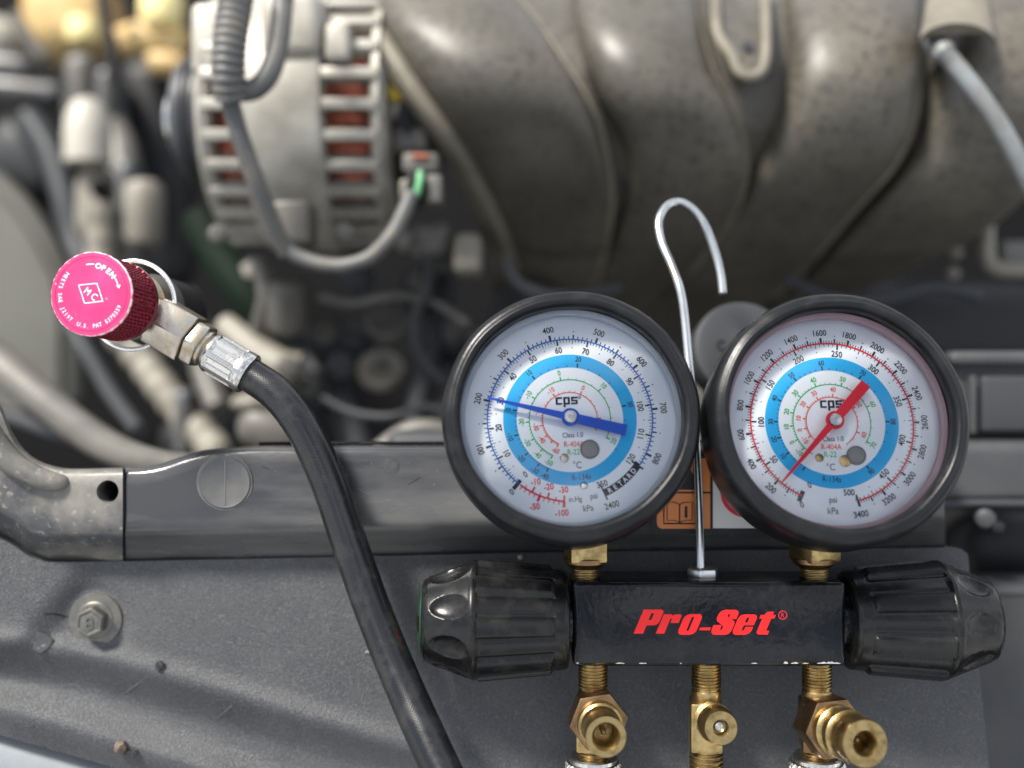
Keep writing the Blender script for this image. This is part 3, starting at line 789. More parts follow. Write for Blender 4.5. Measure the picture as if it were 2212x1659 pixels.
# the gauges
Z = 1 / 177.0
def gauge(cx, cz, tilt, roll, cfg, stem_x):
    G = Matrix(((1, 0, 0, cx), (0, 0, -1, 0.0), (0, 1, 0, cz), (0, 0, 0, 1))) @ Matrix.Rotation(R_(-tilt), 4, 'X') @ Matrix.Rotation(R_(roll), 4, 'Z')
    mb = MB(); mb.lathe([(0, -2.1), (2.9, -2.1), (3.2, -2.0), (3.5, -1.7), (3.68, -1.4), (3.71, -0.06), (0, -0.06)], 72, G)
    g = part('pressure_gauge', mb, M['case'], gs, label=cfg['label'])
    mb = MB()
    mb.lathe([(3.67, 0.10), (3.65, 0.70), (3.63, 0.98), (3.67, 1.14), (3.74, 1.24), (3.82, 1.27), (3.89, 1.24), (3.94, 1.19), (4.0, 1.18), (4.09, 1.13), (4.17, 1.02), (4.24, 0.82), (4.27, 0.5), (4.27, -0.5), (4.26, -0.9), (4.2, -1.25), (4.05, -1.42), (3.78, -1.46), (3.73, -1.3), (3.73, 0.05)], 128, G, closed=True,
             fr=lambda j, a, r, h: 0.012 * math.sin(5 * a + 1.3 * cx) + 0.008 * math.sin(11 * a))
    part('rubber_boot', mb, M['rubber'], g, 60)
    mb = MB(); mb.lathe([(0, -0.05), (3.66, -0.05), (3.66, 0.0), (0, 0.0)], 96, G)
    part('dial', mb, M['dial'], g)
    mb = MB(); mb.lathe([(3.645, 0.01), (3.61, 0.01), (3.55, 0.10), (3.55, 0.26), (3.50, 0.34), (3.50, 0.50), (3.62, 0.60), (3.645, 0.60)], 96, G, closed=True)
    part('bezel_ring', mb, cfg['bezel'], g)
    mb = MB(); mb.lathe([(3.64, 0.66), (3.4, 0.72), (2.6, 0.80), (1.5, 0.87), (0, 0.90)], 96, G)
    part('lens', mb, M['lens'], g, 60)
    mb = MB(); mb.ring(316 * Z, 396 * Z, 0, 360, 0.010, G, 120)
    part('colour_band', mb, M['ring_blue'], g, 0)
    pr = {k: MB() for k in ('black_print', 'blue_print', 'red_print', 'green_print', 'orange_print', 'white_print')}
    cfg['print'](pr, G)
    names = {'black_print': 'black_scale', 'blue_print': 'blue_scale', 'red_print': 'red_scale', 'green_print': 'green_scale', 'orange_print': 'orange_scale', 'white_print': 'white_lettering'}
    for k, mb in pr.items():
        if mb.v: part(names[k], mb, M[k], g, 0, kind='stuff')
    # needle and hub
    a = cfg['needle']; tip, tail, wt = cfg['tip'] * Z, cfg['tail'] * Z, 33 * Z
    NM = G @ Matrix.Translation((0, 0, 0.36)) @ Matrix.Rotation(R_(-a), 4, 'Z')
    mb = MB()
    mb.prism([(-wt, -tail), (wt, -tail), (wt * 0.85, -54 * Z), (wt * 0.62, 54 * Z), (0.028, tip), (-0.028, tip), (-wt * 0.62, 54 * Z), (-wt * 0.85, -54 * Z)], -0.025, 0.025, NM)
    mb.lathe([(0, -0.035), (54 * Z, -0.035), (54 * Z, 0.035), (0, 0.035)], 40, NM)
    part('needle', mb, cfg['nmat'], g)
    mb = MB(); mb.lathe([(0, -0.3), (0.08, -0.3), (0.08, 0.03), (38 * Z, 0.03), (38 * Z, 0.10), (34 * Z, 0.13), (0.06, 0.14), (0.05, 0.09), (0, 0.09)], 36, NM)
    part('needle_hub', mb, M['steel'], g)
    vx, vy = cfg['vent']
    VM = G @ Matrix.Translation((vx * Z, vy * Z, 0))
    mb = MB(); mb.lathe([(0, 0), (57 * Z, 0), (57 * Z, 0.06), (50 * Z, 0.10), (46 * Z, 0.06), (42 * Z, 0.05), (20 * Z, 0.09), (0, 0.10)], 40, VM)
    part('vent_plug', mb, M['grey_vent'], g)
    for (sx_, sy_, r, m) in cfg['screws']:
        mb = MB(); mb.lathe([(0, 0), (r * Z, 0), (r * Z, 0.02), (r * 0.7 * Z, 0.05), (0, 0.06)], 24, G @ Matrix.Translation((sx_ * Z, sy_ * Z, 0)))
        part('dial_screw', mb, M[m], g)
    # brass stem: block and threads under the boot
    SM = axis((stem_x, 1.75, -5.9), (0, 0, -1))
    top = MB(); top.box(Matrix.Translation((stem_x, 1.7, -5.15)) @ Matrix.Rotation(R_(8 if stem_x < 5 else 24), 4, 'Z'), 1.28, 1.28, 2.1, 0.07, 2)
    part('stem_block', top, M['brass'], g, label='square brass stem block')
    mb = MB(); mb.lathe([(0, 0.2), (0.78, 0.2), (0.75, 0.36), (0.55, 0.52), (0, 0.52)], 40, SM); 
    part('stem_shoulder', mb, M['brass_dark'], g)
    mb = MB(); threads(mb, SM, 0.50, 0.40, 1.1, 0.12, 0.05)
    part('stem_thread', mb, M['brass'], g)
    return g

def flip(a): return (-a) if -98 < a < 86 else (180 - a)
def num(mb, s, G, a, r, h, z=0.022, **k):
    text(mb, s, G, r * math.sin(R_(a)), r * math.cos(R_(a)), h, flip(a), z, **k)
def logo_cps(mb, G, x, y, s):
    w = 0.062 * s
    def seg(x0, y0, x1, y1):
        mb.add([(x + s * x0, y + s * y0, 0.022), (x + s * x1, y + s * y0, 0.022), (x + s * x1, y + s * y1, 0.022), (x + s * x0, y + s * y1, 0.022)], [(0, 1, 2, 3)], G)
    t = 0.065
    seg(-.37, .10, -.15, .16); seg(-.37, -.10, -.15, -.04); seg(-.37, -.04, -.30, .10)
    seg(-.11, .10, .11, .16); seg(-.11, -.19, -.04, .10); seg(.04, -.10, .11, .10); seg(-.04, -.10, .04, -.04)
    seg(.15, .10, .37, .16); seg(.15, .055, .22, .10); seg(.15, .0, .37, .055); seg(.30, -.04, .37, .0); seg(.15, -.10, .37, -.04)

def print_low(pr, G):
    K, B, Rr, Gn, O, Wt = (pr[k] for k in ('black_print', 'blue_print', 'red_print', 'green_print', 'orange_print', 'white_print'))
    psi = lambda p: -139.1 + 2.2075 * p
    kpa = lambda p: psi(p / 6.895)
    RA = 490 * Z
    B.ring(RA - 0.022, RA + 0.022, psi(0), psi(120), 0.020, G)
    for i in range(0, 121):
        a = psi(i); mj = i % 10 == 0; md_ = i % 5 == 0
        if i: K.tick(a, RA - (0.20 if mj else 0.16 if md_ else 0.10), RA - 0.0, 0.055 if mj else 0.022, 0.015, G)
        if md_ and not mj: K.dot((RA - .29) * math.sin(R_(a)), (RA - .29) * math.cos(R_(a)), 0.02, 0.015, G)
        if mj and i not in (0,): num(K, str(i), G, a, 426 * Z, 0.20)
    for i in range(0, 828, 10):
        a = kpa(i); mj = i % 100 == 0; md_ = i % 50 == 0
        if i: K.tick(a, RA, RA + (0.20 if mj else 0.16 if md_ else 0.11), 0.075 if mj else 0.05 if md_ else 0.032, 0.015, G)
        if md_ and not mj: K.dot((RA + .27) * math.sin(R_(a)), (RA + .27) * math.cos(R_(a)), 0.022, 0.015, G)
        if mj and i: num(K, str(i), G, a, 560 * Z, 0.205)
    K.tick(psi(0), RA - 0.13, RA + 0.25, 0.13, 0.017, G)
    text(K, '0', G, -277 * Z, -320 * Z, 0.2, 30, 0.022); text(K, '0', G, -360 * Z, -420 * Z, 0.2, 30, 0.022)
    Rr.ring(RA - 0.03, RA + 0.03, -141, -174, 0.020, G)
    for i in range(31):
        a = -139.1 - 1.14 * i
        if i % 5 == 0 and i: Rr.tick(a, RA - (0.2 if i % 10 == 0 else 0.12), RA + 0.02, 0.06 if i % 10 == 0 else 0.03, 0.02, G)
    for i in range(1, 11):
        a = -139.1 - 3.44 * i
        Rr.tick(a, RA, RA + (0.2 if i in (5, 10) else 0.13), 0.09 if i in (5, 10) else 0.03, 0.02, G)
    for s, x, y in (('-10', -218, -365), ('-20', -142, -397), ('-30', -58, -418), ('-50', -228, -510), ('-100', -73, -553)):
        text(Rr, s, G, x * Z, y * Z, 0.20, 4, 0.022, bold=0.02)
    K.ring(458 * Z, 502 * Z, 127, 158, 0.016, G)
    K.tick(127, 440 * Z, 520 * Z, 0.06, 0.016, G); K.tick(158, 425 * Z, 525 * Z, 0.05, 0.016, G)
    arc_text(Wt, 'RETARD', G, 480 * Z, 153.5, 132, 0.165, 0.024, flip=True, bold=0.02)
    text(K, '350', G, 170 * Z, -392 * Z, 0.20, 14, 0.022); text(K, '2400', G, 220 * Z, -517 * Z, 0.20, 14, 0.022)
    text(K, 'in.Hg', G, 10 * Z, -475 * Z, 0.17, 2, 0.022, bold=0); text(K, 'psi', G, 118 * Z, -460 * Z, 0.19, 4, 0.022, bold=0); text(K, 'kPa', G, 82 * Z, -530 * Z, 0.2, 4, 0.022, bold=0)
    c134 = [(-40, -154), (-30, -143.5), (-20, -127), (-10, -105), (0, -78.6), (10, -38.4), (20, 10.4), (30, 78)]
    for t, a in c134: num(K, str(t), G, a, 370 * Z, 0.165)
    for t in range(-40, 38, 2):
        a = sinterp(c134 + [(38, 142)], t); K.tick(a, 318 * Z, (344 if t % 10 == 0 else 330) * Z, 0.05 if t % 10 == 0 else 0.02, 0.016, G)
    c22 = [(-50, -152), (-40, -135.7), (-30, -117), (-20, -92), (-10, -57), (0, -10.5), (10, 47.3), (20, 119.5)]
    Gn.ring(241 * Z - .016, 241 * Z + .016, -153, 120, 0.014, G)
    for t, a in c22: num(Gn, str(t), G, a, 288 * Z, 0.165)
    for t in range(-50, 21, 2): Gn.tick(sinterp(c22, t), 241 * Z, (263 if t % 10 == 0 else 252) * Z, 0.045 if t % 10 == 0 else 0.02, 0.014, G)
    c404 = [(-60, -153), (-50, -139), (-40, -124), (-30, -101), (-20, -74), (-10, -31), (0, 24.9), (10, 90), (14, 115)]
    O.ring(163 * Z - .016, 163 * Z + .016, -153, 115, 0.014, G)
    for t, a in c404[:7]:
        if t != -50: num(O, str(t), G, a, 207 * Z, 0.16)
    for t in range(-60, 15, 2): O.tick(sinterp(c404, t), 163 * Z, (184 if t % 10 == 0 else 174) * Z, 0.045 if t % 10 == 0 else 0.02, 0.014, G)
    logo_cps(K, G, -15 * Z, 107 * Z, 1.0); text(K, '®', G, 62 * Z, 130 * Z, 0.13, 0, 0.022, bold=0)
    text(K, 'Class 1.0', G, 12 * Z, -95 * Z, 0.165, 0, 0.022, bold=0, sx=0.8)
    text(O, 'R-404A', G, 18 * Z, -150 * Z, 0.19, 0, 0.022, bold=0, sx=0.8); text(Gn, 'R-22', G, 12 * Z, -197 * Z, 0.19, 0, 0.022, bold=0, sx=0.8)
    text(K, '°C', G, 30 * Z, -275 * Z, 0.22, 0, 0.022, bold=-0.004); text(K, 'R-134a', G, 52 * Z, -347 * Z, 0.19, 3, 0.022, bold=0, sx=0.8)

def print_high(pr, G):
    K, B, Rr, Gn, O, Wt = (pr[k] for k in ('black_print', 'blue_print', 'red_print', 'green_print', 'orange_print', 'white_print'))
    kpa = lambda p: -154 + 0.0941 * p
    psi = lambda p: kpa(p * 6.895)
    RA = 482 * Z
    Rr.ring(RA - 0.026, RA + 0.026, kpa(0), kpa(3400), 0.020, G)
    for i in range(5, 500, 5):
        a = psi(i); mj = i % 50 == 0; md_ = i % 25 == 0
        K.tick(a, RA - (0.20 if mj else 0.16 if md_ else 0.10), RA, 0.055 if mj else 0.022, 0.015, G)
        if md_ and not mj: K.dot((RA - .29) * math.sin(R_(a)), (RA - .29) * math.cos(R_(a)), 0.02, 0.015, G)
        if mj: num(K, str(i), G, a, 420 * Z, 0.20)
    for i in range(20, 3401, 20):
        a = kpa(i); mj = i % 200 == 0; md_ = i % 100 == 0
        K.tick(a, RA, RA + (0.20 if mj else 0.17 if md_ else 0.10), 0.075 if mj else 0.05 if md_ else 0.024, 0.015, G)
        if md_ and not mj: K.dot((RA + .27) * math.sin(R_(a)), (RA + .27) * math.cos(R_(a)), 0.022, 0.015, G)
        if mj and i < 3400: num(K, str(i), G, a, 548 * Z, 0.20)
    K.tick(kpa(0), RA - 0.16, RA + 0.22, 0.15, 0.017, G)
    text(K, '0', G, -160 * Z, -372 * Z, 0.2, 20, 0.022); text(K, '0', G, -212 * Z, -487 * Z, 0.2, 20, 0.022)
    K.tick(kpa(3400), RA - 0.2, RA + 0.02, 0.06, 0.017, G)
    text(K, '500', G, 68 * Z, -418 * Z, 0.20, 0, 0.022); text(K, '3400', G, 128 * Z, -545 * Z, 0.20, 8, 0.022)
    text(K, 'psi', G, -28 * Z, -460 * Z, 0.20, 0, 0.022, bold=0); text(K, 'kPa', G, -33 * Z, -525 * Z, 0.21, 0, 0.022, bold=0)
    c134 = [(0, -146), (10, -124), (20, -106), (30, -89), (40, -66), (50, -37.5), (60, -6), (70, 35), (80, 90), (90, 145)]
    for t, a in c134[1:]: num(K, str(t), G, a, 363 * Z, 0.165)
    for t in range(0, 91, 2):
        a = sinterp(c134, t); K.tick(a, 318 * Z, (344 if t % 10 == 0 else 330) * Z, 0.05 if t % 10 == 0 else 0.02, 0.016, G)
    c22 = [(-10, -131), (0, -116), (10, -95), (20, -76), (30, -49), (40, -20), (50, 18), (60, 67), (70, 121)]
    Gn.ring(230 * Z - .016, 230 * Z + .016, -146, 124, 0.014, G)
    for t, a in c22: num(Gn, str(t), G, a, 273 * Z, 0.165)
    for t in range(-10, 71, 2): Gn.tick(sinterp(c22, t), 230 * Z, (252 if t % 10 == 0 else 241) * Z, 0.045 if t % 10 == 0 else 0.02, 0.014, G)
    c404 = [(-10, -122), (0, -103), (10, -82), (20, -56), (30, -28), (40, 6), (50, 58), (60, 113), (64, 150)]
    O.ring(152 * Z - .016, 152 * Z + .016, -140, 150, 0.014, G)
    for t, a in c404[:8]: num(O, str(t), G, a, 199 * Z, 0.16)
    for t in range(-10, 65, 2): O.tick(sinterp(c404, t), 152 * Z, (173 if t % 10 == 0 else 163) * Z, 0.045 if t % 10 == 0 else 0.02, 0.014, G)
    logo_cps(K, G, 3 * Z, 104 * Z, 1.0); text(K, '®', G, 80 * Z, 127 * Z, 0.13, 0, 0.022, bold=0)
    text(K, 'Class 1.0', G, 0 * Z, -100 * Z, 0.165, 0, 0.022, bold=0, sx=0.8)
    text(O, 'R-404A', G, -14 * Z, -148 * Z, 0.19, 0, 0.022, bold=0, sx=0.8); text(Gn, 'R-22', G, -24 * Z, -193 * Z, 0.19, 0, 0.022, bold=0, sx=0.8)
    text(K, '°C', G, -26 * Z, -268 * Z, 0.22, 0, 0.022, bold=-0.004); text(K, 'R-134a', G, -26 * Z, -340 * Z, 0.19, -3, 0.022, bold=0, sx=0.8)

gauge(1.94, -1.18, 13, 2.0, dict(label='left gauge with a blue needle and low pressure scale', bezel=M['clear_left'], print=print_low, needle=-76.5 + 2, tip=502, tail=335, nmat=M['needle_blue'],
      vent=(108, -185), screws=((-44, -232, 27, 'nickel'), (63, -397, 23, 'steel'))), 2.58)
gauge(10.71, -1.28, 13, 0.5, dict(label='right gauge with a red needle and rose tinted rim', bezel=M['clear_right'], print=print_high, needle=-137.4, tip=489, tail=296, nmat=M['needle_red'],
      vent=(128, -201), screws=((-89, -213, 25, 'brass'), (61, -233, 36, 'brass'))), 10.62)

# wire hook with its nut
hp = curve([P(1513, 1262, 2.0), P(1512, 1180, 2.2), P(1508, 1050, 2.6), P(1503, 960, 2.9), P(1495, 870, 3.2), P(1488, 790, 3.6), P(1480, 700, 4.0), P(1474, 650, 4.2), P(1465, 612, 4.4), P(1447, 565, 4.8), P(1428, 520, 5.2), P(1423, 478, 5.5), P(1440, 446, 5.8),
            P(1466, 437, 6.0), P(1496, 452, 6.1), P(1524, 490, 6.1), P(1545, 545, 5.9), P(1556, 590, 5.7), P(1561, 634, 5.5)], 7)
mb = MB(); mb.tube(hp, 0.165, 14)
hook = part('hanging_hook', mb, M['wire'], gs)
mb = MB(); hexa(mb, axis((6.73, 1.95, -6.83), (0, 0, 1)), 0.58, 0, 0.34, 12, 0.05)
part('hook_nut', mb, M['zinc'], hook)

# hose fittings under the block
def fitting(x, y, kind, lab):
    DN = axis((x, y, -9.66), (0, 0, -1))
    mb = MB(); threads(mb, DN, 0.52, 0.0, 1.15, 0.115, 0.055)
    f = part('hose_fitting', mb, M['brass'], gs, label=lab)
    mb = MB(); mb.lathe([(0, 1.12), (0.50, 1.12), (0.53, 1.2), (0.53, 1.5), (0.50, 1.55), (0, 1.55)], 40, DN)
    part('collar', mb, M['brass'], f)
    mb = MB(); mb.box(Matrix.Translation((x - 0.02, y, -12.0)) @ Matrix.Rotation(R_(-6), 4, 'Z'), 1.12, 1.2, 1.75, 0.10, 2)
    part('tee_block', mb, M['brass_dark'] if kind == 'right' else M['brass'], f)
    mb = MB(); mb.lathe([(0, 3.1), (0.46, 3.1), (0.46, 3.35), (0, 3.35)], 32, DN)
    part('neck', mb, M['brass'], f)
    mb = MB()
    if kind == 'middle': threads(mb, DN, 0.60, 3.3, 4.9, 0.17, 0.08)
    else: threads(mb, DN, 0.54, 3.25, 3.6, 0.14, 0.06)
    part('lower_thread', mb, M['brass'], f)
    if kind == 'left':
        V = axis((x + 0.08, y - 0.45, -11.62), (0.05, -1, 0.05)); end = 2.5
        mb = MB(); hexa(mb, V, 1.04, -0.25, 0.7, 8, 0.06); part('valve_hex', mb, M['brass_dark'], f)
        prof = [(0, 0.5), (0.76, 0.5), (0.78, 0.9), (0.76, 1.15), (0.68, 1.22), (0.64, 1.40), (0.66, 1.65), (0.67, end - 0.08), (0.66, end), (0.47, end), (0.39, end - 0.12), (0.36, end - 0.2), (0.36, end - 1.1), (0, end - 1.1)]
    elif kind == 'middle':
        V = axis((x + 0.10, y - 0.5, -11.72), (0.05, -1, 0.12)); end = 1.35
        mb = MB(); threads(mb, V, 0.66, -0.1, 0.6, 0.13, 0.05); part('valve_thread', mb, M['brass'], f)
        prof = [(0, 0.3), (0.62, 0.3), (0.64, 0.6), (0.63, 0.9), (0.58, 1.0), (0.58, end - 0.06), (0.55, end), (0.28, end), (0.25, end - 0.1), (0.24, end - 0.35), (0, end - 0.35)]
    else:
        V = axis((x + 0.15, y - 0.5, -11.85), (0.13, -1, 0.11)); end = 3.1
        mb = MB(); hexa(mb, V, 1.10, -0.35, 0.9, 5, 0.06); part('valve_hex', mb, M['brass_dark'], f)
        prof = [(0, 0.8), (0.86, 0.8), (0.86, 1.25), (0.78, 1.32), (0.72, 1.45), (0.80, 1.55), (0.84, 1.65), (0.84, 1.95), (0.74, 2.05), (0.70, 2.2), (0.74, 2.35), (0.77, 2.45), (0.78, end - 0.1), (0.74, end), (0.42, end), (0.36, end - 0.12), (0.33, end - 0.25), (0.33, end - 1.2), (0, end - 1.2)]
    mb = MB(); mb.lathe(prof, 56, V); part('service_valve', mb, M['brass'], f)
    mb = MB()
    if kind == 'middle':
        mb.lathe([(0, end - 0.36), (0.2, end - 0.34), (0.17, end - 0.2), (0.05, end - 0.14), (0, end - 0.14)], 20, V); part('valve_core', mb, M['steel'], f)
    else:
        mb.lathe([(0, end - 1.12), (0.10, end - 1.1), (0.10, end - 0.6), (0.06, end - 0.55), (0, end - 0.55)], 18, V); part('valve_core', mb, M['brass_dark'], f)
    if kind != 'middle':
        mb = MB(); mb.lathe([(0.5, 3.45), (0.80, 3.45), (0.86, 3.5), (0.86, 3.62), (0.80, 3.68), (0.5, 3.68)], 48, DN, closed=True)
        part('washer_ring', mb, M['steel'], f)
        mb = MB()
        prof = [(0.5, 3.66), (0.92, 3.66)] + [(1.0, 3.72 + 0.035 * i) for i in range(44)] + [(0.9, 5.3), (0.5, 5.3)]
        mb.lathe(prof, 280, DN, closed=True, fr=knurl(26, 26, 0.12, 3.71, 5.3))
        part('knurled_nut', mb, M['steel'], f, 25)
fitting(2.86, 1.95, 'left', 'left brass fitting with open valve port and hex')
fitting(6.86, 1.95, 'middle', 'middle brass fitting with short valve and open lower thread')
fitting(10.76, 1.95, 'right', 'right brass fitting with long stepped coupler')

# ================================================================== SERVICE HOSE WITH QUICK COUPLER
hs = thing('service_hose', 'black refrigerant hose with pink knobbed quick coupler draped over the bar', 'hose', P(300, 660, 4))
S0 = P(285, 658, 2.7); E0 = P(538, 809, 2.35)
hd = (E0 - S0).normalized(); HM = axis(S0, hd)
path = curve([E0 - hd * 1.0, E0, P(600, 853, 2.1), P(655, 925, 1.95), P(705, 1030, 1.9), P(752, 1165, 1.85), P(803, 1310, 1.4), P(865, 1465, 0.6), P(925, 1600, -0.4), P(985, 1730, -1.3)], 14)
mb = MB(); mb.tube(path, lambda i: 0.61 + 0.05 * i / len(path), 40, uv=True)
part('hose_tube', mb, M['hose'], hs, 60)
fc = P(197, 635, -0.3); KM = axis(fc, (0.10, 1, -0.05))       # local z runs back into the engine bay
RK = 1.40
FMk = axis(fc, (-0.10, -1, 0.05))
mb = MB()
zs = [0.05 + 0.03 * i for i in range(62)]
prof = [(1.0, 0.0), (RK - 0.06, 0.0), (RK - 0.02, 0.03)] + [(RK, z) for z in zs] + [(RK, 1.93), (RK, 2.1), (RK - 0.06, 2.16), (1.0, 2.16)]
mb.lathe(prof, 420, KM, closed=True, fr=knurl(32, 24, 0.13, 0.12, 1.86))
kn = part('coupler_knob', mb, M['maroon'], hs, 25)
mb = MB(); mb.lathe([(0, 0.002), (RK * 0.885, 0.002), (RK * 0.885, -0.006), (RK * 0.88, -0.012), (0, -0.012)], 72, KM)
part('knob_face', mb, M['pink'], kn)
mb = MB(); mb.lathe([(RK * 0.895, 0.01), (RK * 0.895, -0.018), (RK * 0.985, -0.014), (RK * 0.985, 0.01)], 72, KM, closed=True)
part('knob_rim', mb, M['pink'], kn)
mb = MB(); mb.lathe([(RK * 0.98, 0.0), (RK * 0.98, -0.012), (RK + 0.012, 0.03), (RK + 0.012, 0.10), (RK - 0.02, 0.10)], 90, KM, closed=True, fr=lambda j, a, r, h: 0.008 * math.sin(23 * a) + 0.006 * math.sin(41 * a))
part('worn_edge', mb, M['worn_edge'], kn)
mb = MB(); zf = 0.017
arc_text(mb, 'OPEN', FMk, 0.686 * RK, 14, 50, 0.125 * RK, zf, bold=0.03, sx=1.0)
mb.ring(0.70 * RK, 0.725 * RK, -11, 5, zf, FMk); mb.ring(0.68 * RK, 0.705 * RK, 57, 72, zf, FMk)
aa = R_(76); mb.add([FMk @ Vector((0.69 * RK * math.sin(aa) + u, 0.69 * RK * math.cos(aa) + v, zf)) for u, v in ((0.03, -0.06), (-0.07, 0.04), (0.08, 0.06))], [(0, 1, 2)])
arc_text(mb, 'MEETS SAE J2197', FMk, 0.77 * RK, -52, -141, 0.095 * RK, zf, flip=True, bold=0.0)
arc_text(mb, 'U.S. PAT 5370359', FMk, 0.77 * RK, -158, -246, 0.095 * RK, zf, flip=True, bold=0.0)
dm = [(-102, 70), (46, 82), (98, -57), (-50, -73)]
k_ = RK / 328
for i in range(4):
    a, b = Vector((*dm[i], 0)) * k_, Vector((*dm[(i+1) % 4], 0)) * k_
    nrm = (b - a).normalized(); nrm = Vector((-nrm.y, nrm.x, 0)) * 0.014; ex = (b - a).normalized() * 0.014
    mb.add([FMk @ (q + Vector((0, 0, zf))) for q in (a - nrm - ex, b - nrm + ex, b + nrm + ex, a + nrm - ex)], [(0, 1, 2, 3)])
text(mb, 'M', FMk, -28 * k_, 20 * k_, 0.23, -38, zf, sx=0.85, bold=0.0); text(mb, 'C', FMk, 27 * k_, -23 * k_, 0.23, -38, zf, sx=0.85, bold=0.0)
part('knob_lettering', mb, M['white_print'], kn, 0, kind='stuff')
# coupler body behind the knob
mb = MB(); mb.lathe([(0, 2.1), (1.12, 2.1), (1.14, 2.3), (1.02, 2.4), (1.0, 3.2), (1.05, 3.3), (1.05, 4.4), (0.95, 4.6), (0, 4.6)], 56, KM)
cb = part('coupler_body', mb, M['nickel'], hs)
mb = MB(); mb.lathe([(1.60 + 0.08 * math.cos(R_(30 * k)), 3.0 + 0.07 * math.sin(R_(30 * k))) for k in range(12)], 80, KM, closed=True)
part('snap_ring', mb, M['snap'], cb)
mb = MB(); mb.lathe([(0.9, 3.02), (1.24, 3.02), (1.24, 3.2), (0.9, 3.4)], 64, KM, closed=True)
part('release_flange', mb, M['nickel'], cb)
mb = MB(); mb.lathe([(0.9, 4.4), (1.35, 4.5), (1.38, 6.6), (1.2, 6.9), (0.9, 6.9)], 56, KM, closed=True)
part('release_sleeve', mb, M['dark_plastic'], cb)
mb = MB(); mb.lathe([(0, 0.2), (0.68, 0.2), (0.70, 1.3), (0, 1.3)], 36, HM); part('side_port', mb, M['nickel'], cb)
mb = MB(); hexa(mb, HM, 1.0, 1.1, 2.55, 0, 0.05); part('hex_adapter', mb, M['nickel'], hs)
mb = MB(); hexa(mb, HM, 0.90, 2.58, 3.10, 0, 0.10); part('swivel_nut', mb, M['nickel'], hs)
mb = MB(); mb.lathe([(0, 3.0), (0.68, 3.0), (0.66, 3.2), (0.56, 3.28), (0.54, 3.45), (0, 3.45)], 36, HM); part('swivel_neck', mb, M['nickel'], hs)
HF = HM @ Matrix.Translation((0, 0, 0.46)) @ Matrix.Diagonal((1.16, 1.16, 1, 1))
mb = MB()
def crimp(j, a, r, h):
    if h < 3.02 or h > 4.2: return 0
    w = abs((math.degrees(a) % 45) - 22.5)
    return -0.07 * sm((17 - w) / 4) * sm((h - 3.02) / 0.12) * sm((4.2 - h) / 0.12)
mb.lathe([(0.3, 2.85), (0.56, 2.85), (0.61, 2.92), (0.64, 3.0)] + [(0.645, 3.02 + 0.03 * i) for i in range(40)] + [(0.655, 4.3), (0.66, 4.5), (0.63, 4.55), (0.3, 4.55)], 128, HF, closed=True, fr=crimp)
part('ferrule', mb, M['steel'], hs, 40)

# ================================================================== ENGINE PARTS BEHIND THE BAR
def rod(a, b, r, bev=0.15, n=28, r2=None):
    mb = MB(); d = b - a; h = d.length; r2 = r if r2 is None else r2
    e = min(bev, h * 0.3, r * 0.5)
    mb.lathe([(0, 0), (r - e, 0), (r - e * 0.3, e * 0.3), (r, e), (r2, h - e), (r2 - e * 0.3, h - e * 0.3), (r2 - e, h), (0, h)], n, axis(a, d))
    return mb
def rbox(x0, y0, x1, y1, yf, depth, bev=0.4, rot=0.0, yaw=0.0):
    """rounded block whose front face fills the given layout rectangle at depth yf"""
    mb = MB(); c = P((x0 + x1) / 2, (y0 + y1) / 2, yf)
    w, h = L(abs(x1 - x0), yf), L(abs(y1 - y0), yf)
    bev = min(bev, w * 0.45, h * 0.45, depth * 0.45)
    mb.box(Matrix.Translation(c + Vector((0, depth / 2, 0))) @ Matrix.Rotation(R_(rot), 4, 'Y') @ Matrix.Rotation(R_(yaw), 4, 'Z'), w, depth, h, bev, 4)
    return mb
def ball(px, py, y, rx, rz, ry, n=2, seed=0, rough=0.0):
    rnd = random.Random(seed); bm = bmesh.new(); bmesh.ops.create_icosphere(bm, subdivisions=3, radius=1.0)
    for v in bm.verts:
        k = 1 + rough * (rnd.random() - 0.5); v.co = Vector((v.co.x * rx * k, v.co.y * ry * k, v.co.z * rz * k))
    mb = MB(); mb.bm(bm, Matrix.Translation(P(px, py, y))); return mb
XD = Vector((1, 0, 0))

# ---- intake manifold
im_ = thing('intake_manifold', 'dusty grey-brown plastic intake manifold with curved runners filling the upper right', 'intake manifold', P(1500, 400, 20))
YC = [(-140, 28), (-60, 23.2), (0, 20.3), (60, 18.3), (120, 17.2), (190, 16.8), (260, 17.2), (330, 18.2), (400, 19.6), (480, 21.9), (560, 24.9), (640, 29), (720, 35)]
EA = [[(-140, 760), (0, 800), (65, 830), (100, 850), (200, 915), (300, 990), (400, 1050), (500, 1095), (600, 1120), (720, 1120)], [(-140, 1080), (0, 1122), (65, 1168), (140, 1218), (200, 1256), (275, 1292), (375, 1314), (440, 1319), (550, 1302), (640, 1270), (720, 1240)]]
EB = [[(-140, 1225), (0, 1236), (125, 1256), (225, 1296), (310, 1346), (400, 1361), (500, 1335), (600, 1290), (720, 1230)], [(-140, 1490), (0, 1502), (100, 1518), (175, 1544), (250, 1584), (320, 1605), (390, 1605), (460, 1583), (515, 1548), (600, 1478), (720, 1370)]]
EC = [[(-140, 1690), (0, 1696), (125, 1701), (250, 1686), (340, 1652), (420, 1612), (520, 1545), (620, 1450), (720, 1340)], [(-140, 1975), (0, 1979), (125, 1981), (250, 1969), (350, 1930), (465, 1830), (565, 1745), (640, 1670), (720, 1580)]]
ED = [[(-140, 2010), (0, 2016), (125, 2018), (250, 2002), (350, 1962), (465, 1862), (565, 1775), (640, 1700), (720, 1600)], [(-140, 2330), (0, 2325), (200, 2300), (330, 2262), (400, 2225), (470, 2165), (530, 2070), (600, 1930), (660, 1800), (720, 1700)]]
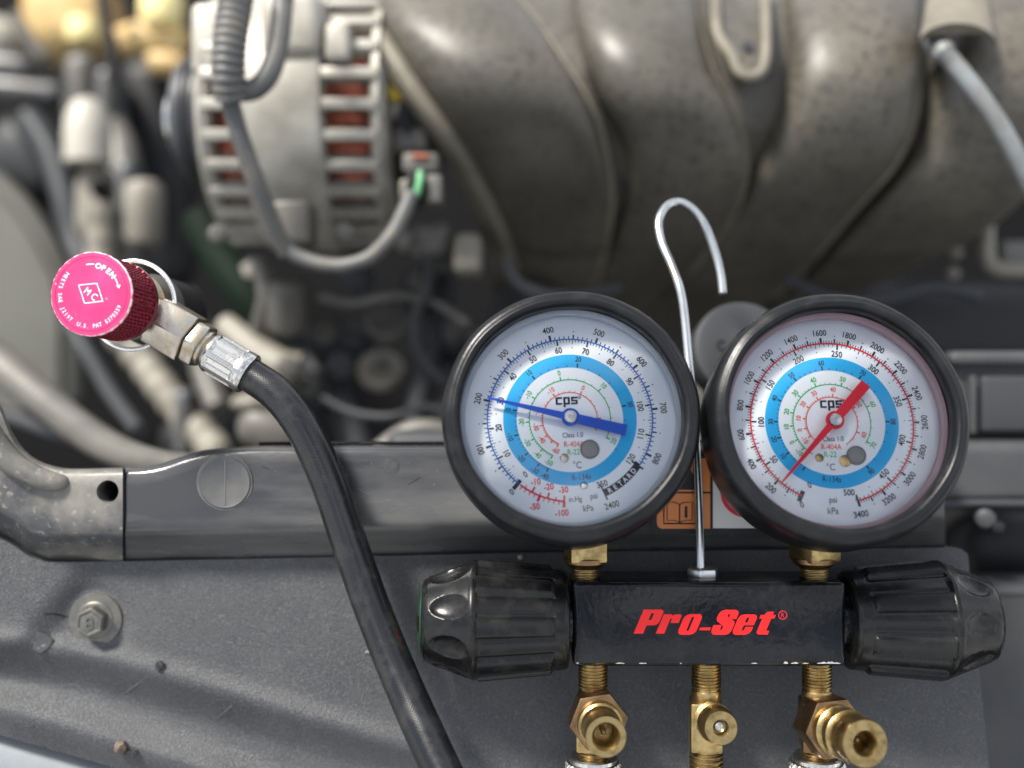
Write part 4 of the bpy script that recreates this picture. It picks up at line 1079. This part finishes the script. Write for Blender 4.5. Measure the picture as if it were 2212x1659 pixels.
def runner(E, k=0.7, cap=3.9):
    rings = []
    for j in range(60):
        py = lerp(-140, 715, j / 59)
        y = sinterp(YC, py); a, b = sinterp(E[0], py), sinterp(E[1], py)
        c = P((a + b) / 2, py, y); hw = L((b - a) / 2, y); hd_ = min(cap, hw * k)
        ring = []
        for q in range(40):
            t = 2 * math.pi * q / 40
            cs, sn = math.cos(t), math.sin(t)
            e = 0.8
            ring.append(c + Vector((hw * math.copysign(abs(cs) ** e, cs), -hd_ * math.copysign(abs(sn) ** e, sn), 0)))
        rings.append(ring)
    mb = MB(); mb.loft(rings); return mb
for E in (EA, EB, EC, ED):
    part('runner', runner(E), M['intake'], im_, 60)
mb = MB(); rings = []                                       # web plate that joins the runners
for j in range(40):
    py = lerp(-140, 715, j / 39); y = sinterp(YC, py) + 0.5
    ring = []
    for q in range(31):
        a, b = sinterp(EA[0], py), sinterp(ED[1], py)
        ring.append(P(lerp(a, b, q / 30), py, y))
    for q in range(31):
        ring.append(P(lerp(b, a, q / 30), py, y + 2.0))
    rings.append(ring)
mb.loft(rings); part('web_plate', mb, M['intake'], im_, 60)
def seam(E, side, r, dx=0, dy=-0.5, py0=-140, py1=640):
    mb = MB()
    pts = [P(sinterp(E[side], py) + dx, py, sinterp(YC, py) + dy) for py in [lerp(py0, py1, i / 50) for i in range(51)]]
    mb.tube(pts, r, 10); part('flange', mb, M['intake_edge'], im_)
seam(EA, 0, 0.45, -14); seam(EA, 1, 0.20, 2); seam(EB, 1, 0.22, 2); seam(EC, 1, 0.20, 4); 
# wide left flange plate
mb = MB(); rings = []
for j in range(40):
    py = lerp(-140, 640, j / 39); y = sinterp(YC, py); e = sinterp(EA[0], py)
    rings.append([P(e - 55, py, y + 0.5), P(e - 46, py, y - 0.1), P(e - 20, py, y - 0.5), P(e + 30, py, y - 0.6), P(e + 30, py, y + 0.9), P(e - 46, py, y + 0.9)])
mb.loft(rings); part('side_flange', mb, M['intake_edge'], im_, 40)
# recessed boss between two runners
by = 17.3
BO = [(1548, -40), (1547, 50), (1556, 85), (1580, 120), (1598, 158), (1630, 164), (1652, 140), (1655, 60), (1650, -40)]
mb = MB(); mb.tube(curve([P(x, y, sinterp(YC, y) - 2.05) for x, y in BO], 6), 0.26, 10); boss = part('boss_rim', mb, M['intake_edge'], im_)
mb = MB(); mb.loft([[P(x, y, sinterp(YC, y) - 1.9) for x, y in BO], [P(x, y, sinterp(YC, y) + 0.4) for x, y in BO]]); part('boss_plate', mb, M['intake'], boss, 40)
mb = MB(); mb.lathe([(0, 0), (0.3, 0), (0.25, 0.12), (0, 0.15)], 20, axis(P(1615, 100, sinterp(YC, 100) - 1.9), (0, -1, 0.2))); part('boss_mark', mb, M['dim_grey'], boss)
# hooded port with the grey hose
mb = MB(); rings = []
for j in range(14):
    t = j / 13; row = []
    for q in range(24):
        a = math.pi * q / 23
        row.append(P(2068 - 84 * math.cos(a) * lerp(0.75, 1, t), lerp(-20, 96, t) - 46 * math.sin(a) * lerp(0.7, 1, t), lerp(16.0, 11.8, t)))
    for q in range(24):
        a = math.pi * (1 - q / 23)
        row.append(P(2068 - 76 * math.cos(a) * lerp(0.75, 1, t), lerp(-10, 100, t) - 38 * math.sin(a) * lerp(0.7, 1, t), lerp(16.4, 12.2, t)))
    rings.append(row)
mb.loft(rings); part('port_hood', mb, M['intake_edge'], im_, 50)
mb = MB(); mb.tube(curve([P(2012, 70, 16), P(2030, 102, 12.6), P(2062, 140, 12.2), P(2110, 200, 12.0), P(2155, 265, 12.0), P(2192, 330, 12.2), P(2225, 400, 12.6), P(2260, 470, 13.4)], 8), lambda i: 0.52 if i < 12 else 0.42, 20)
solo('vacuum_hose', mb, M['grey_hose'], 'pale grey rubber vacuum hose leaving the hooded port of the intake', 'hose')

# ---- alternator
al = thing('alternator', 'cast aluminium alternator with horizontal vent slats and copper windings', 'alternator', P(620, 520, 23))
AC = P(620, 262, 22.8)
def ax_(px, y=16.0): return P(px, 0, y).x
def drum(x0, x1, prof_r, m, name, parent=al, n=72, e=0.35):
    mb = MB(); h = x1 - x0; r0, r1 = prof_r
    mb.lathe([(0, 0), (r0 - e, 0), (r0 - e * 0.3, e * 0.3), (r0, e), (r1, h - e), (r1 - e * 0.3, h - e * 0.3), (r1 - e, h), (0, h)], n, axis((x0, AC.y, AC.z), XD))
    return part(name, mb, m, parent)
drum(ax_(404), ax_(448), (6.3, 6.75), M['cast'], 'front_ring', e=0.5)
drum(ax_(516), ax_(694), (7.05, 7.15), M['cast'], 'barrel', e=0.3)
drum(ax_(794), ax_(832), (6.8, 6.3), M['cast'], 'rear_ring', e=0.5)
for (xa, xb) in ((446, 518), (692, 796)):
    mb = MB(); h = ax_(xb) - ax_(xa)
    mb.lathe([(4, 0), (5.4, 0), (5.7, h * 0.3), (5.7, h * 0.7), (5.4, h), (4, h)], 288, axis((ax_(xa), AC.y, AC.z), XD), fr=lambda j, a, r, hh: (0.22 * abs(math.sin(36 * a)) + 0.1 * math.sin(7 * a)) if r > 5 else 0)
    part('winding', mb, M['copper'], al, 60)
for (a, b, r) in ((430, 530, 6.62), (676, 812, 6.7)):
    for k in range(-5, 8):
        ph = k * 12.6 - 6
        M_ = Matrix.Translation((0, AC.y, AC.z)) @ Matrix.Rotation(R_(ph), 4, 'X') @ Matrix.Translation(((ax_(a) + ax_(b)) / 2, -r + 0.25, 0))
        mb = MB(); mb.box(M_, ax_(b) - ax_(a), 1.0, 0.56, 0.11, 2)
        part('vent_slat', mb, M['cast'], al)
# stator lugs, mounting ear and through bolts
mb = rbox(585, 430, 668, 528, 15.2, 2.5, 0.3); part('mounting_lug', mb, M['mid_grey'], al)
mb = rbox(700, 45, 755, 130, 15.6, 3.0, 0.3); part('cast_pad', mb, M['cast'], al)
mb = rbox(560, -30, 690, 120, 15.4, 3.0, 0.6); part('cast_pad', mb, M['cast'], al)
mb = rbox(408, 0, 500, 160, 16.3, 5.0, 0.5); part('cast_pad', mb, M['cast'], al)
for (x, y) in ((470, 505), (745, 500)):
    part('through_bolt', rod(P(x, y, 15.6), P(x, y, 17.5), 0.45), M['mid_grey'], al)
drum(ax_(302), ax_(402), (3.1, 3.4), M['pulley'], 'pulley', e=0.4)
for k in range(5):
    mb = MB(); mb.lathe([(3.2, 0), (3.52, 0.05), (3.52, 0.2), (3.2, 0.25)], 48, axis((ax_(330) + 0.42 * k, AC.y, AC.z), XD), closed=True)
    part('pulley_rib', mb, M['pulley'], al)
drum(ax_(272), ax_(304), (1.5, 1.7), M['zinc'], 'pulley_nut', e=0.3)
mb = rod(P(825, 232, 19), P(945, 232, 19), L(34, 19)); part('rear_terminal', mb, M['cast'], al)
mb = rbox(836, 168, 882, 212, 17.6, 1.2, 0.1); part('yellow_tag', mb, M['tag_yellow'], al)
mb = rbox(835, 265, 930, 330, 18.4, 3.0, 0.5); part('rear_cover', mb, M['mid_grey'], al)
drum(ax_(838), ax_(930), (4.8, 4.2), M['dim_grey'], 'rear_shell', e=0.8)
# connector at the alternator
cn = thing('wire_connector', 'small white plug connector with green wire behind the alternator', 'connector', P(905, 370, 15))
part('plug_body', rbox(868, 328, 948, 372, 16.5, 1.6, 0.25), M['mid_grey'], cn)
part('plug_latch', rbox(890, 332, 926, 342, 16.3, 0.6, 0.08), M['copper'], cn)
part('lower_block', rbox(862, 385, 890, 430, 15.0, 1.4, 0.2), M['beige'], cn)
part('side_block', rbox(920, 375, 955, 440, 15.0, 1.4, 0.2), M['mid_grey'], cn)
mb = MB(); mb.tube(curve([P(908, 372, 14.8), P(906, 395, 14.6), P(898, 425, 14.6)], 6), 0.17, 10); part('green_wire', mb, M['green_wire'], cn)
mb = MB(); mb.tube(curve([P(890, 372, 14.9), P(886, 400, 14.8), P(880, 430, 14.9)], 6), 0.16, 10); part('black_wire', mb, M['dark_plastic'], cn)

# ---- wiring conduits in front of the alternator
mb = MB(); mb.corr(curve([P(515, -60, 11.4), P(510, 0, 11.2), P(500, 60, 11.0), P(494, 120, 11.0), P(494, 172, 11.2), P(500, 215, 11.6)], 10), L(37, 11), 0.10, 0.36, 22)
solo('corrugated_conduit', mb, M['conduit'], 'thick ribbed grey wiring conduit hanging before the alternator', 'conduit')
mb = MB(); mb.tube(curve([P(622, -60, 13.2), P(612, 0, 12.8), P(606, 60, 12.4), P(596, 120, 12.1), P(578, 165, 11.8), P(550, 192, 11.7), P(515, 196, 11.7), P(490, 180, 11.8)], 10), L(23, 12), 16)
solo('looped_conduit', mb, M['conduit'], 'smooth grey cable sleeve looping up from the ribbed conduit', 'conduit')
mb = MB(); mb.corr(curve([P(490, 180, 12.0), P(500, 230, 12.0), P(520, 300, 12.3), P(548, 380, 12.8), P(575, 450, 13.4), P(600, 510, 14.0), P(622, 548, 14.4)], 10), L(21, 12), 0.06, 0.22, 16)
solo('thin_conduit', mb, M['conduit'], 'thin ribbed conduit running down across the alternator', 'conduit')
mb = MB(); mb.tube(curve([P(610, 520, 14.3), P(640, 552, 14.3), P(690, 570, 14.2), P(745, 574, 14.1), P(800, 556, 14.0), P(845, 510, 14.0), P(872, 460, 14.2), P(888, 420, 14.6)], 10), L(17, 14), 16)
solo('curved_cable', mb, M['conduit'], 'curved grey cable sagging under the alternator to the connector', 'cable')

# ---- parts below and beside the alternator
def add(name, mb, m, label, cat, group=None): return solo(name, mb, M[m], label, cat, group)
sb = thing('sensor_block', 'beige double plug block between alternator and intake', 'connector', P(950, 560, 20))
part('plug_body', rbox(884, 478, 972, 556, 21.0, 3, 0.5), M['mid_grey'], sb)
part('plug_tail', rbox(978, 500, 1040, 592, 19.5, 3, 0.5), M['beige'], sb)
part('plug_collar', rod(P(860, 520, 20), P(890, 520, 20), L(28, 20)), M['mid_grey'], sb)
mb = MB(); mb.tube(curve([P(430, 470, 30), P(480, 560, 29), P(540, 640, 28), P(600, 720, 28)], 8), L(42, 29), 20); add('green_coolant_hose', mb, 'green_dark', 'dark green hose slanting down below the alternator', 'hose')
mb = rod(P(622, 600, 24), P(618, 720, 25), L(48, 24), 1.0); add('tensioner_post', mb, 'mid_grey', 'blurred grey cylinder standing under the alternator', 'cylinder')
cx = thing('bolt_boss', 'dim grey round boss right under the sagging cable', 'boss', P(775, 600, 25))
part('boss_body', rod(P(772, 603, 24), P(772, 603, 28), L(38, 24), 0.4), M['dim_grey'], cx); part('boss_face', rod(P(772, 603, 23.6), P(772, 603, 24.4), L(22, 24), 0.2), M['dim_grey'], cx)
for (px, py, rx, rz, lab) in ((836, 690, 46, 27, 'upper of two pale blurred flange discs left of the gauge'), (822, 792, 50, 34, 'lower of two pale blurred flange discs left of the gauge')):
    t = thing('flange_disc', lab, 'flange', P(px, py, 26), 'pale flange discs')
    mb = MB(); d_ = axis(P(px, py, 26), (0.05, -1, 0.75))
    mb.lathe([(0, -0.6), (L(rx, 26), -0.6), (L(rx, 26), -0.1), (L(rx, 26) * 0.9, 0), (0, 0)], 36, d_); part('disc', mb, M['beige'] if rz > 30 else M['mid_grey'], t)
    mb = MB(); hexa(mb, d_, L(rx * 0.4, 26), 0, 0.3); part('center_nut', mb, M['mid_grey'], t)
add('dark_bracket', rbox(690, 700, 800, 770, 27, 3, 0.8, 12), 'dim_grey', 'dim dark bracket between the two pale discs', 'bracket')
add('idler_hub', rod(P(735, 790, 26), P(735, 790, 30), L(34, 26), 0.6), 'dim_grey', 'small dark round hub below the dim bracket', 'hub')
mb = MB(); mb.tube(curve([P(1150, 640, 27), P(1105, 720, 26), P(1060, 800, 25), P(1000, 880, 24), P(930, 950, 23)], 8), lambda i: L(lerp(70, 34, i / 32), 25), 24); add('radiator_hose', mb, 'dim_grey', 'broad dark grey hose curving down left of the left gauge', 'hose')
mb = MB(); mb.lathe([(1.9, 0), (2.0, 0.1), (2.0, 0.7), (1.9, 0.8)], 40, axis(P(1082, 745, 24.5), (-0.5, 0, -0.8)), closed=True); add('hose_clamp', mb, 'mid_grey', 'worn band clamp round the broad dark hose', 'clamp')
add('thermostat_housing', rbox(1060, 690, 1260, 860, 30, 6, 2.0, -20), 'dim_grey', 'dim rounded housing behind the left gauge', 'housing')
add('lower_shroud', rbox(830, 930, 1200, 1000, 14, 4, 1.2), 'dim_grey', 'low dark ledge just behind the bar left of the gauge', 'shroud')
mb = MB(); mb.tube(curve([P(820, 975, 16), P(880, 935, 16), P(940, 930, 16), P(1010, 965, 16)], 8), L(24, 16), 16); add('overflow_pipe', mb, 'mid_grey', 'short grey pipe arching behind the bar', 'pipe')
lv = thing('tensioner_lever', 'pale cast arm behind the hose ferrule', 'bracket', P(600, 800, 24))
mb = MB(); mb.tube(curve([P(485, 700, 26), P(540, 748, 25), P(600, 790, 24), P(640, 805, 24)], 8), lambda i: L(lerp(26, 44, i / 24), 24), 20); part('arm', mb, M['beige'], lv)
part('arm_eye', rod(P(622, 795, 22.4), P(622, 795, 25), L(26, 23), 0.3), M['mid_grey'], lv)
add('sunken_casting', rbox(500, 880, 660, 985, 22, 4, 1.4, 18), 'mid_grey', 'grey casting lump low behind the bar left of the hose', 'casting')
add('pale_elbow', ball(560, 870, 24, L(60, 24), L(26, 24), 2), 'beige', 'pale blurred elbow beneath the hose ferrule', 'elbow')
add('compressor_body', rbox(330, 900, 520, 1010, 32, 8, 2.5), 'dark_plastic', 'black rounded compressor body low at left', 'compressor')
add('grey_post', rbox(372, 840, 408, 985, 30, 3, 0.8), 'blue_metal', 'slim blue-grey post low beside the ribbed hose', 'post')

# loose wiring and pipes in the dim gaps
WIR = [
 ('wire_lead', 'thin black wire lead dropping from the beige plug block', 'wire', 'dim_grey', 0.28, [(930, 555, 20), (925, 620, 21), (900, 680, 22), (905, 760, 23), (960, 830, 24)]),
 ('wire_lead', 'grey wire lead crossing above the upper pale disc', 'wire', 'mid_grey', 0.24, [(690, 640, 23), (760, 655, 23), (850, 640, 22), (930, 650, 22), (1010, 700, 22)]),
 ('coolant_pipe', 'dim metal pipe rising between the pale discs and broad hose', 'pipe', 'dim_grey', 0.75, [(960, 600, 28), (945, 700, 27), (925, 800, 26), (900, 900, 25), (890, 990, 24)]),
 ('brake_line', 'thin dim line curving low left of the left gauge', 'pipe', 'dim_grey', 0.22, [(700, 860, 22), (760, 890, 21), (840, 900, 20), (920, 880, 20), (1000, 900, 20)]),
 ('drain_hose', 'black drain hose behind the sloping service hose', 'hose', 'dim_grey', 0.9, [(640, 690, 30), (670, 770, 29), (720, 850, 28), (760, 930, 27), (780, 1010, 26)]),
 ('ground_strap', 'brownish ground strap under the alternator lug', 'strap', 'mid_grey', 0.5, [(560, 560, 24), (575, 640, 24), (560, 720, 25), (590, 760, 25)]),
 ('fuel_line', 'dim fuel line running left of the cream tower', 'pipe', 'dim_grey', 0.9, [(60, 250, 46), (110, 330, 45), (140, 430, 44), (170, 540, 43), (230, 640, 40)]),
 ('heater_hose', 'dim grey heater hose curving behind the beige canister', 'hose', 'mid_grey', 1.3, [(230, 260, 48), (262, 330, 46), (268, 420, 45), (255, 520, 44), (280, 620, 42)]),
 ('wire_lead', 'black wire lead above the thin pipe at left', 'wire', 'dim_grey', 0.45, [(150, 700, 36), (200, 780, 34), (240, 850, 30), (300, 930, 26)]),
 ('vent_tube', 'grey vent tube leaning beside the ribbed hose', 'tube', 'mid_grey', 0.8, [(400, 640, 34), (425, 720, 33), (440, 800, 32), (470, 880, 31)]),
 ('throttle_cable', 'black cable hanging under the intake right of centre', 'cable', 'dim_grey', 0.35, [(1700, 600, 24), (1790, 640, 23), (1900, 650, 22), (2010, 620, 22), (2120, 640, 22)]),
 ('wire_lead', 'dim wire lead between the intake and left gauge', 'wire', 'dim_grey', 0.35, [(1090, 560, 22), (1130, 620, 22), (1220, 640, 22), (1340, 620, 22)]),
]
for nm, lab, cat, mt, r, pts in WIR:
    mb = MB(); mb.tube(curve([P(*p) for p in pts], 8), r, 12); add(nm, mb, mt, lab, cat)
for k, (px, py, y, r, lab) in enumerate(((700, 720, 27, 0.9, 'small hex nut left of the dim bracket'), (905, 610, 24, 0.7, 'small hex nut under the beige plug block'), (660, 840, 26, 0.8, 'small hex nut low behind the service hose'), (985, 720, 26, 0.8, 'small hex nut beside the broad dark hose'), (545, 600, 28, 0.9, 'small hex nut over the dark green hose'))):
    t = thing('hex_nut', lab, 'nut', P(px, py, y), 'loose looking nuts in the dim bay')
    d_ = axis(P(px, py, y), (0.1, -1, 0.4)); mb = MB(); hexa(mb, d_, r, 0, 0.6, 10 * k, 0.08); part('nut_body', mb, M['mid_grey'], t)
    mb = MB(); mb.lathe([(0, 0.3), (r * 0.5, 0.3), (r * 0.5, 0.9), (0, 0.95)], 18, d_); part('stud', mb, M['mid_grey'], t)
    mb = MB(); mb.lathe([(0, -2.5), (r * 1.5, -2.5), (r * 1.4, 0), (0, 0)], 24, d_); part('boss', mb, M['dim_grey'], t)

# ---- left side, far and strongly out of focus
mb = MB(); mb.corr(curve([P(250, 710, 34), P(300, 770, 34), P(345, 830, 33), P(385, 880, 32), P(430, 930, 31), P(480, 990, 30)], 10), L(34, 33), 0.14, 1.5, 20); add('ribbed_hose', mb, 'beige', 'pale ribbed hose slanting down below the pink knob', 'hose')
mb = MB(); mb.corr(curve([P(-60, 740, 24), P(40, 820, 22), P(120, 885, 20), P(200, 945, 17), P(280, 985, 13), P(360, 1004, 10), P(440, 1008, 9)], 10), 1, 0.05, 0.6, 18, rtab=[(0, 1.05), (0.6, 0.8), (1, 0.55)]); add('wiring_sleeve', mb, 'mid_grey', 'ribbed grey wiring sleeve reaching the bar at left', 'conduit')
mb = MB(); mb.tube(curve([P(-40, 880, 24), P(40, 905, 23), P(110, 930, 22), P(180, 952, 21), P(260, 990, 20)], 8), L(17, 22), 14); add('thin_pipe', mb, 'dim_grey', 'thin dark pipe under the wiring sleeve', 'pipe')
tk = thing('washer_tank', 'large pale grey plastic tank at the left edge', 'tank', P(40, 850, 46))
mb = MB()
TP = [(-260, 330), (-20, 385), (40, 440), (95, 520), (135, 600), (150, 680), (148, 860), (120, 900), (-260, 920)]
a_ = [P(x, y, 44) for x, y in TP]; b_ = [P(x + 6, y, 45.5) for x, y in TP]; c_ = [P(x, y, 62) for x, y in TP]
mid = sum(a_, Vector()) / len(a_)
mb.loft([[mid.lerp(p, 0.93) + Vector((0, -1.2, 0)) for p in a_], a_, b_, c_]); part('tank_body', mb, M['tank'], tk, 50)
mb = MB(); mb.tube([P(x, y, 44.2) for x, y in TP[1:7]], 0.9, 10); part('tank_seam', mb, M['tank'], tk)
vc = thing('valve_cap_tower', 'cream capped tower with dark hole above the pink knob', 'valve', P(195, 480, 38))
mb = MB(); q = axis(P(190, 352, 38), (0, 0, 1)); rr_ = L(50, 38)
mb.lathe([(0, 0), (rr_, 0), (rr_, 2.0), (rr_ * 0.92, 3.2), (rr_ * 0.6, 4.2), (0, 4.6)], 32, q); part('cap', mb, M['cream'], vc)
part('tower_body', rbox(150, 352, 242, 520, 38, 5, 1.5), M['beige'], vc)
part('dark_hole', rod(P(216, 408, 37.0), P(216, 408, 39.5), L(20, 37), 0.2), M['dark'], vc)  # solid near-black plug stands for the shade in a hole
mb = MB(); mb.corr([P(218, y, 36.5) for y in range(440, 620, 6)], L(32, 37), 0.12, 1.6, 18); part('ribbed_neck', mb, M['beige'], vc)
add('filter_canister', rod(P(312, 390, 34), P(312, 530, 34), L(42, 34), 2.2), 'beige', 'beige canister just left of the alternator', 'canister')
add('canister_mount', rbox(243, 340, 285, 470, 37, 3, 0.8), 'blue_metal', 'blue-grey strap between the cream tower and beige canister', 'bracket')
for (x0, y0, x1, y1, lab) in ((-60, 108, 60, 160, 'upper blurred blue-grey rail at the left edge'), (-60, 165, 128, 208, 'lower blurred blue-grey rail at the left edge')):
    add('metal_rail', rbox(x0, y0, x1, y1, 48, 5, 1.4, 6), 'blue_metal', lab, 'rail', 'blurred metal rails')
add('upright_bracket', rbox(128, 105, 196, 262, 46, 4, 1.2, 2), 'mid_grey', 'blurred grey upright bracket below the amber tank', 'bracket')
add('bracket_stay', rbox(198, 140, 242, 260, 46, 4, 1.2, 4), 'blue_metal', 'slim blue-grey stay beside the upright bracket', 'bracket')
add('dark_trunking', rbox(-60, 250, 150, 420, 52, 6, 2.5, 28), 'dim_grey', 'dim grey trunking above the pale tank', 'duct')
add('gap_shade_plate', rbox(240, 110, 400, 620, 50, 5, 2.0), 'dark_plastic', 'black plate standing in for the shaded gap left of the alternator', 'shade plate')  # black plate put in for the shade of an open gap
rs = thing('amber_reservoir', 'blurred amber fluid reservoir in the top corner', 'reservoir', P(130, 100, 56))
part('reservoir_body', rbox(20, -90, 222, 112, 54, 8, 3, -6), M['tan'], rs)
part('reservoir_neck', rod(P(180, 40, 52.5), P(180, 95, 52.5), L(34, 52), 1), M['yellow'], rs)
add('pink_beige_cover', rbox(-90, 20, 28, 105, 53, 4, 2, 20), 'cream', 'pale beige cover at the top left corner', 'cover')
yc = thing('yellow_cap_fitting', 'pale yellow cap on a tan elbow beside the alternator', 'cap', P(330, 110, 48))
part('cap', rod(P(348, 60, 46), P(352, -30, 46), L(46, 46), 2.0), M['yellow'], yc)
mb = MB(); mb.tube(curve([P(262, 92, 48), P(310, 80, 47), P(360, 85, 47), P(400, 100, 47)], 8), L(34, 47), 20); part('elbow', mb, M['tan'], yc)
part('lower_barrel', rod(P(318, 135, 47), P(402, 138, 47), L(27, 47), 1.2), M['tan'], yc)
mb = MB(); mb.tube(curve([P(215, -40, 44), P(228, 40, 44), P(243, 100, 44), P(244, 170, 44)], 8), L(14, 44), 12); add('black_cable', mb, 'dark_plastic', 'thin black cable between the amber reservoir and yellow cap', 'cable')
mb = MB(); mb.tube(curve([P(30, 30, 45), P(62, 85, 45), P(95, 125, 45)], 8), L(14, 44), 12); add('dark_strap', mb, 'mid_grey', 'dark strap slanting under the amber reservoir', 'strap')

# ---- right side
oc = thing('filler_cap', 'dark grey round filler cap peeking between the two gauges', 'cap', P(1600, 750, 9))
cm = axis(P(1606, 752, 8.4), (0.05, -1, 0.25))
mb = MB(); rc = L(108, 8.4)
mb.lathe([(0, -1.8), (rc * 0.9, -1.8), (rc, -1.5), (rc, -0.25), (rc * 0.97, -0.06), (rc * 0.9, 0.0), (0, 0.04)], 72, cm); part('cap_body', mb, M['dim_grey'], oc)
mb = MB(); 
for k, ch in enumerate('CO'): text(mb, ch, cm, -0.95 + 0.75 * k, 0.1, 0.42, 0, 0.06, bold=0.03)
part('embossed_letters', mb, M['dark_plastic'], oc)
part('cap_neck', rod(P(1560, 800, 12), P(1560, 1000, 10), L(62, 10), 0.4), M['mid_grey'], oc)
bx1 = thing('fuse_box', 'slate grey box with ribbed recess right of the right gauge', 'fuse box', P(2150, 900, 11))
part('box_shell', rbox(2055, 768, 2330, 952, 11.5, 6, 0.5), M['box_grey'], bx1)
part('recess_panel', rbox(2122, 812, 2330, 935, 11.0, 1.0, 0.2), M['dim_grey'], bx1)
part('lid_edge', rbox(2055, 758, 2330, 790, 10.9, 1.2, 0.3), M['box_grey'], bx1)
for k in range(1): part('recess_rib', rbox(2098 + k * 62, 812, 2112 + k * 62, 938, 10.9, 0.5, 0.1), M['box_grey'], bx1)
rl = thing('side_rail', 'flat grey horizontal rail right of the right gauge', 'rail', P(2150, 1030, 9))
part('rail_body', rbox(2020, 956, 2330, 1088, 9.2, 4, 0.5), M['box_grey'], rl)
part('rail_fastener', rod(P(2128, 1120, 8.6), P(2128, 1120, 10.5), L(22, 9), 0.2), M['dim_grey'], rl)
part('rail_lip', rbox(2020, 1080, 2330, 1096, 9.0, 3, 0.2), M['dim_grey'], rl)
add('cable_clip', rod(P(2140, 1135, 8.8), P(2165, 1142, 8.8), L(14, 9), 0.1), 'dark_plastic', 'small black clip under the grey side rail', 'clip')
add('lamp_housing', rbox(1930, 1120, 2030, 1180, 8.2, 3, 0.8), 'dim_grey', 'dark blue-grey housing end under the right gauge', 'housing')
add('tan_hose_end', rod(P(2050, 728, 40), P(2260, 726, 40), L(34, 40), 1.5), 'beige', 'blurred tan tube far behind above the fuse box', 'tube')
add('black_air_duct', rbox(1640, 600, 2330, 800, 34, 6, 3), 'dark_plastic', 'black air duct under the intake at right', 'duct')
pb = thing('pipe_bracket', 'bent bright metal bracket far right under the intake', 'bracket', P(2160, 560, 24))
mb = MB(); mb.tube(curve([P(2130, 480, 24), P(2132, 540, 24), P(2140, 572, 24), P(2170, 582, 24), P(2260, 582, 24)], 8), 0.42, 12); part('bent_rod', mb, M['beige'], pb)
part('bracket_plate', rbox(2165, 520, 2260, 575, 24.5, 1, 0.2), M['mid_grey'], pb)
for (px, py, lab) in ((2065, 545, 'upper of two small pale bolt heads under the intake'), (2060, 590, 'lower of two small pale bolt heads under the intake')):
    add('hex_bolt', rod(P(px, py, 24), P(px, py, 25.5), L(14, 24), 0.2), 'beige', lab, 'bolt', 'pale bolt heads')
lw = thing('inner_bumper_cover', 'plain grey bumper cover beyond the right end of the panel', 'bumper cover', P(2150, 1500, 9))
mb = MB(); rings = []
for j in range(16):
    py = lerp(1290, 1800, j / 15); y = 9 + 1.2 * math.sin(j * 0.2)
    rings.append([P(2085, py, y + 0.8), P(2110, py, y), P(2200, py, y - 0.3), P(2420, py, y), P(2420, py, y + 3), P(2085, py, y + 3)])
mb.loft(rings); part('cover_sheet', mb, M['box_grey'], lw, 50)
part('cover_lip', rbox(2085, 1268, 2420, 1300, 9.0, 3.5, 0.6), M['dim_grey'], lw)
add('wheel_liner', rbox(2070, 1110, 2420, 1275, 14, 5, 1.5), 'dark_plastic', 'black liner behind the right end of the panel', 'liner')
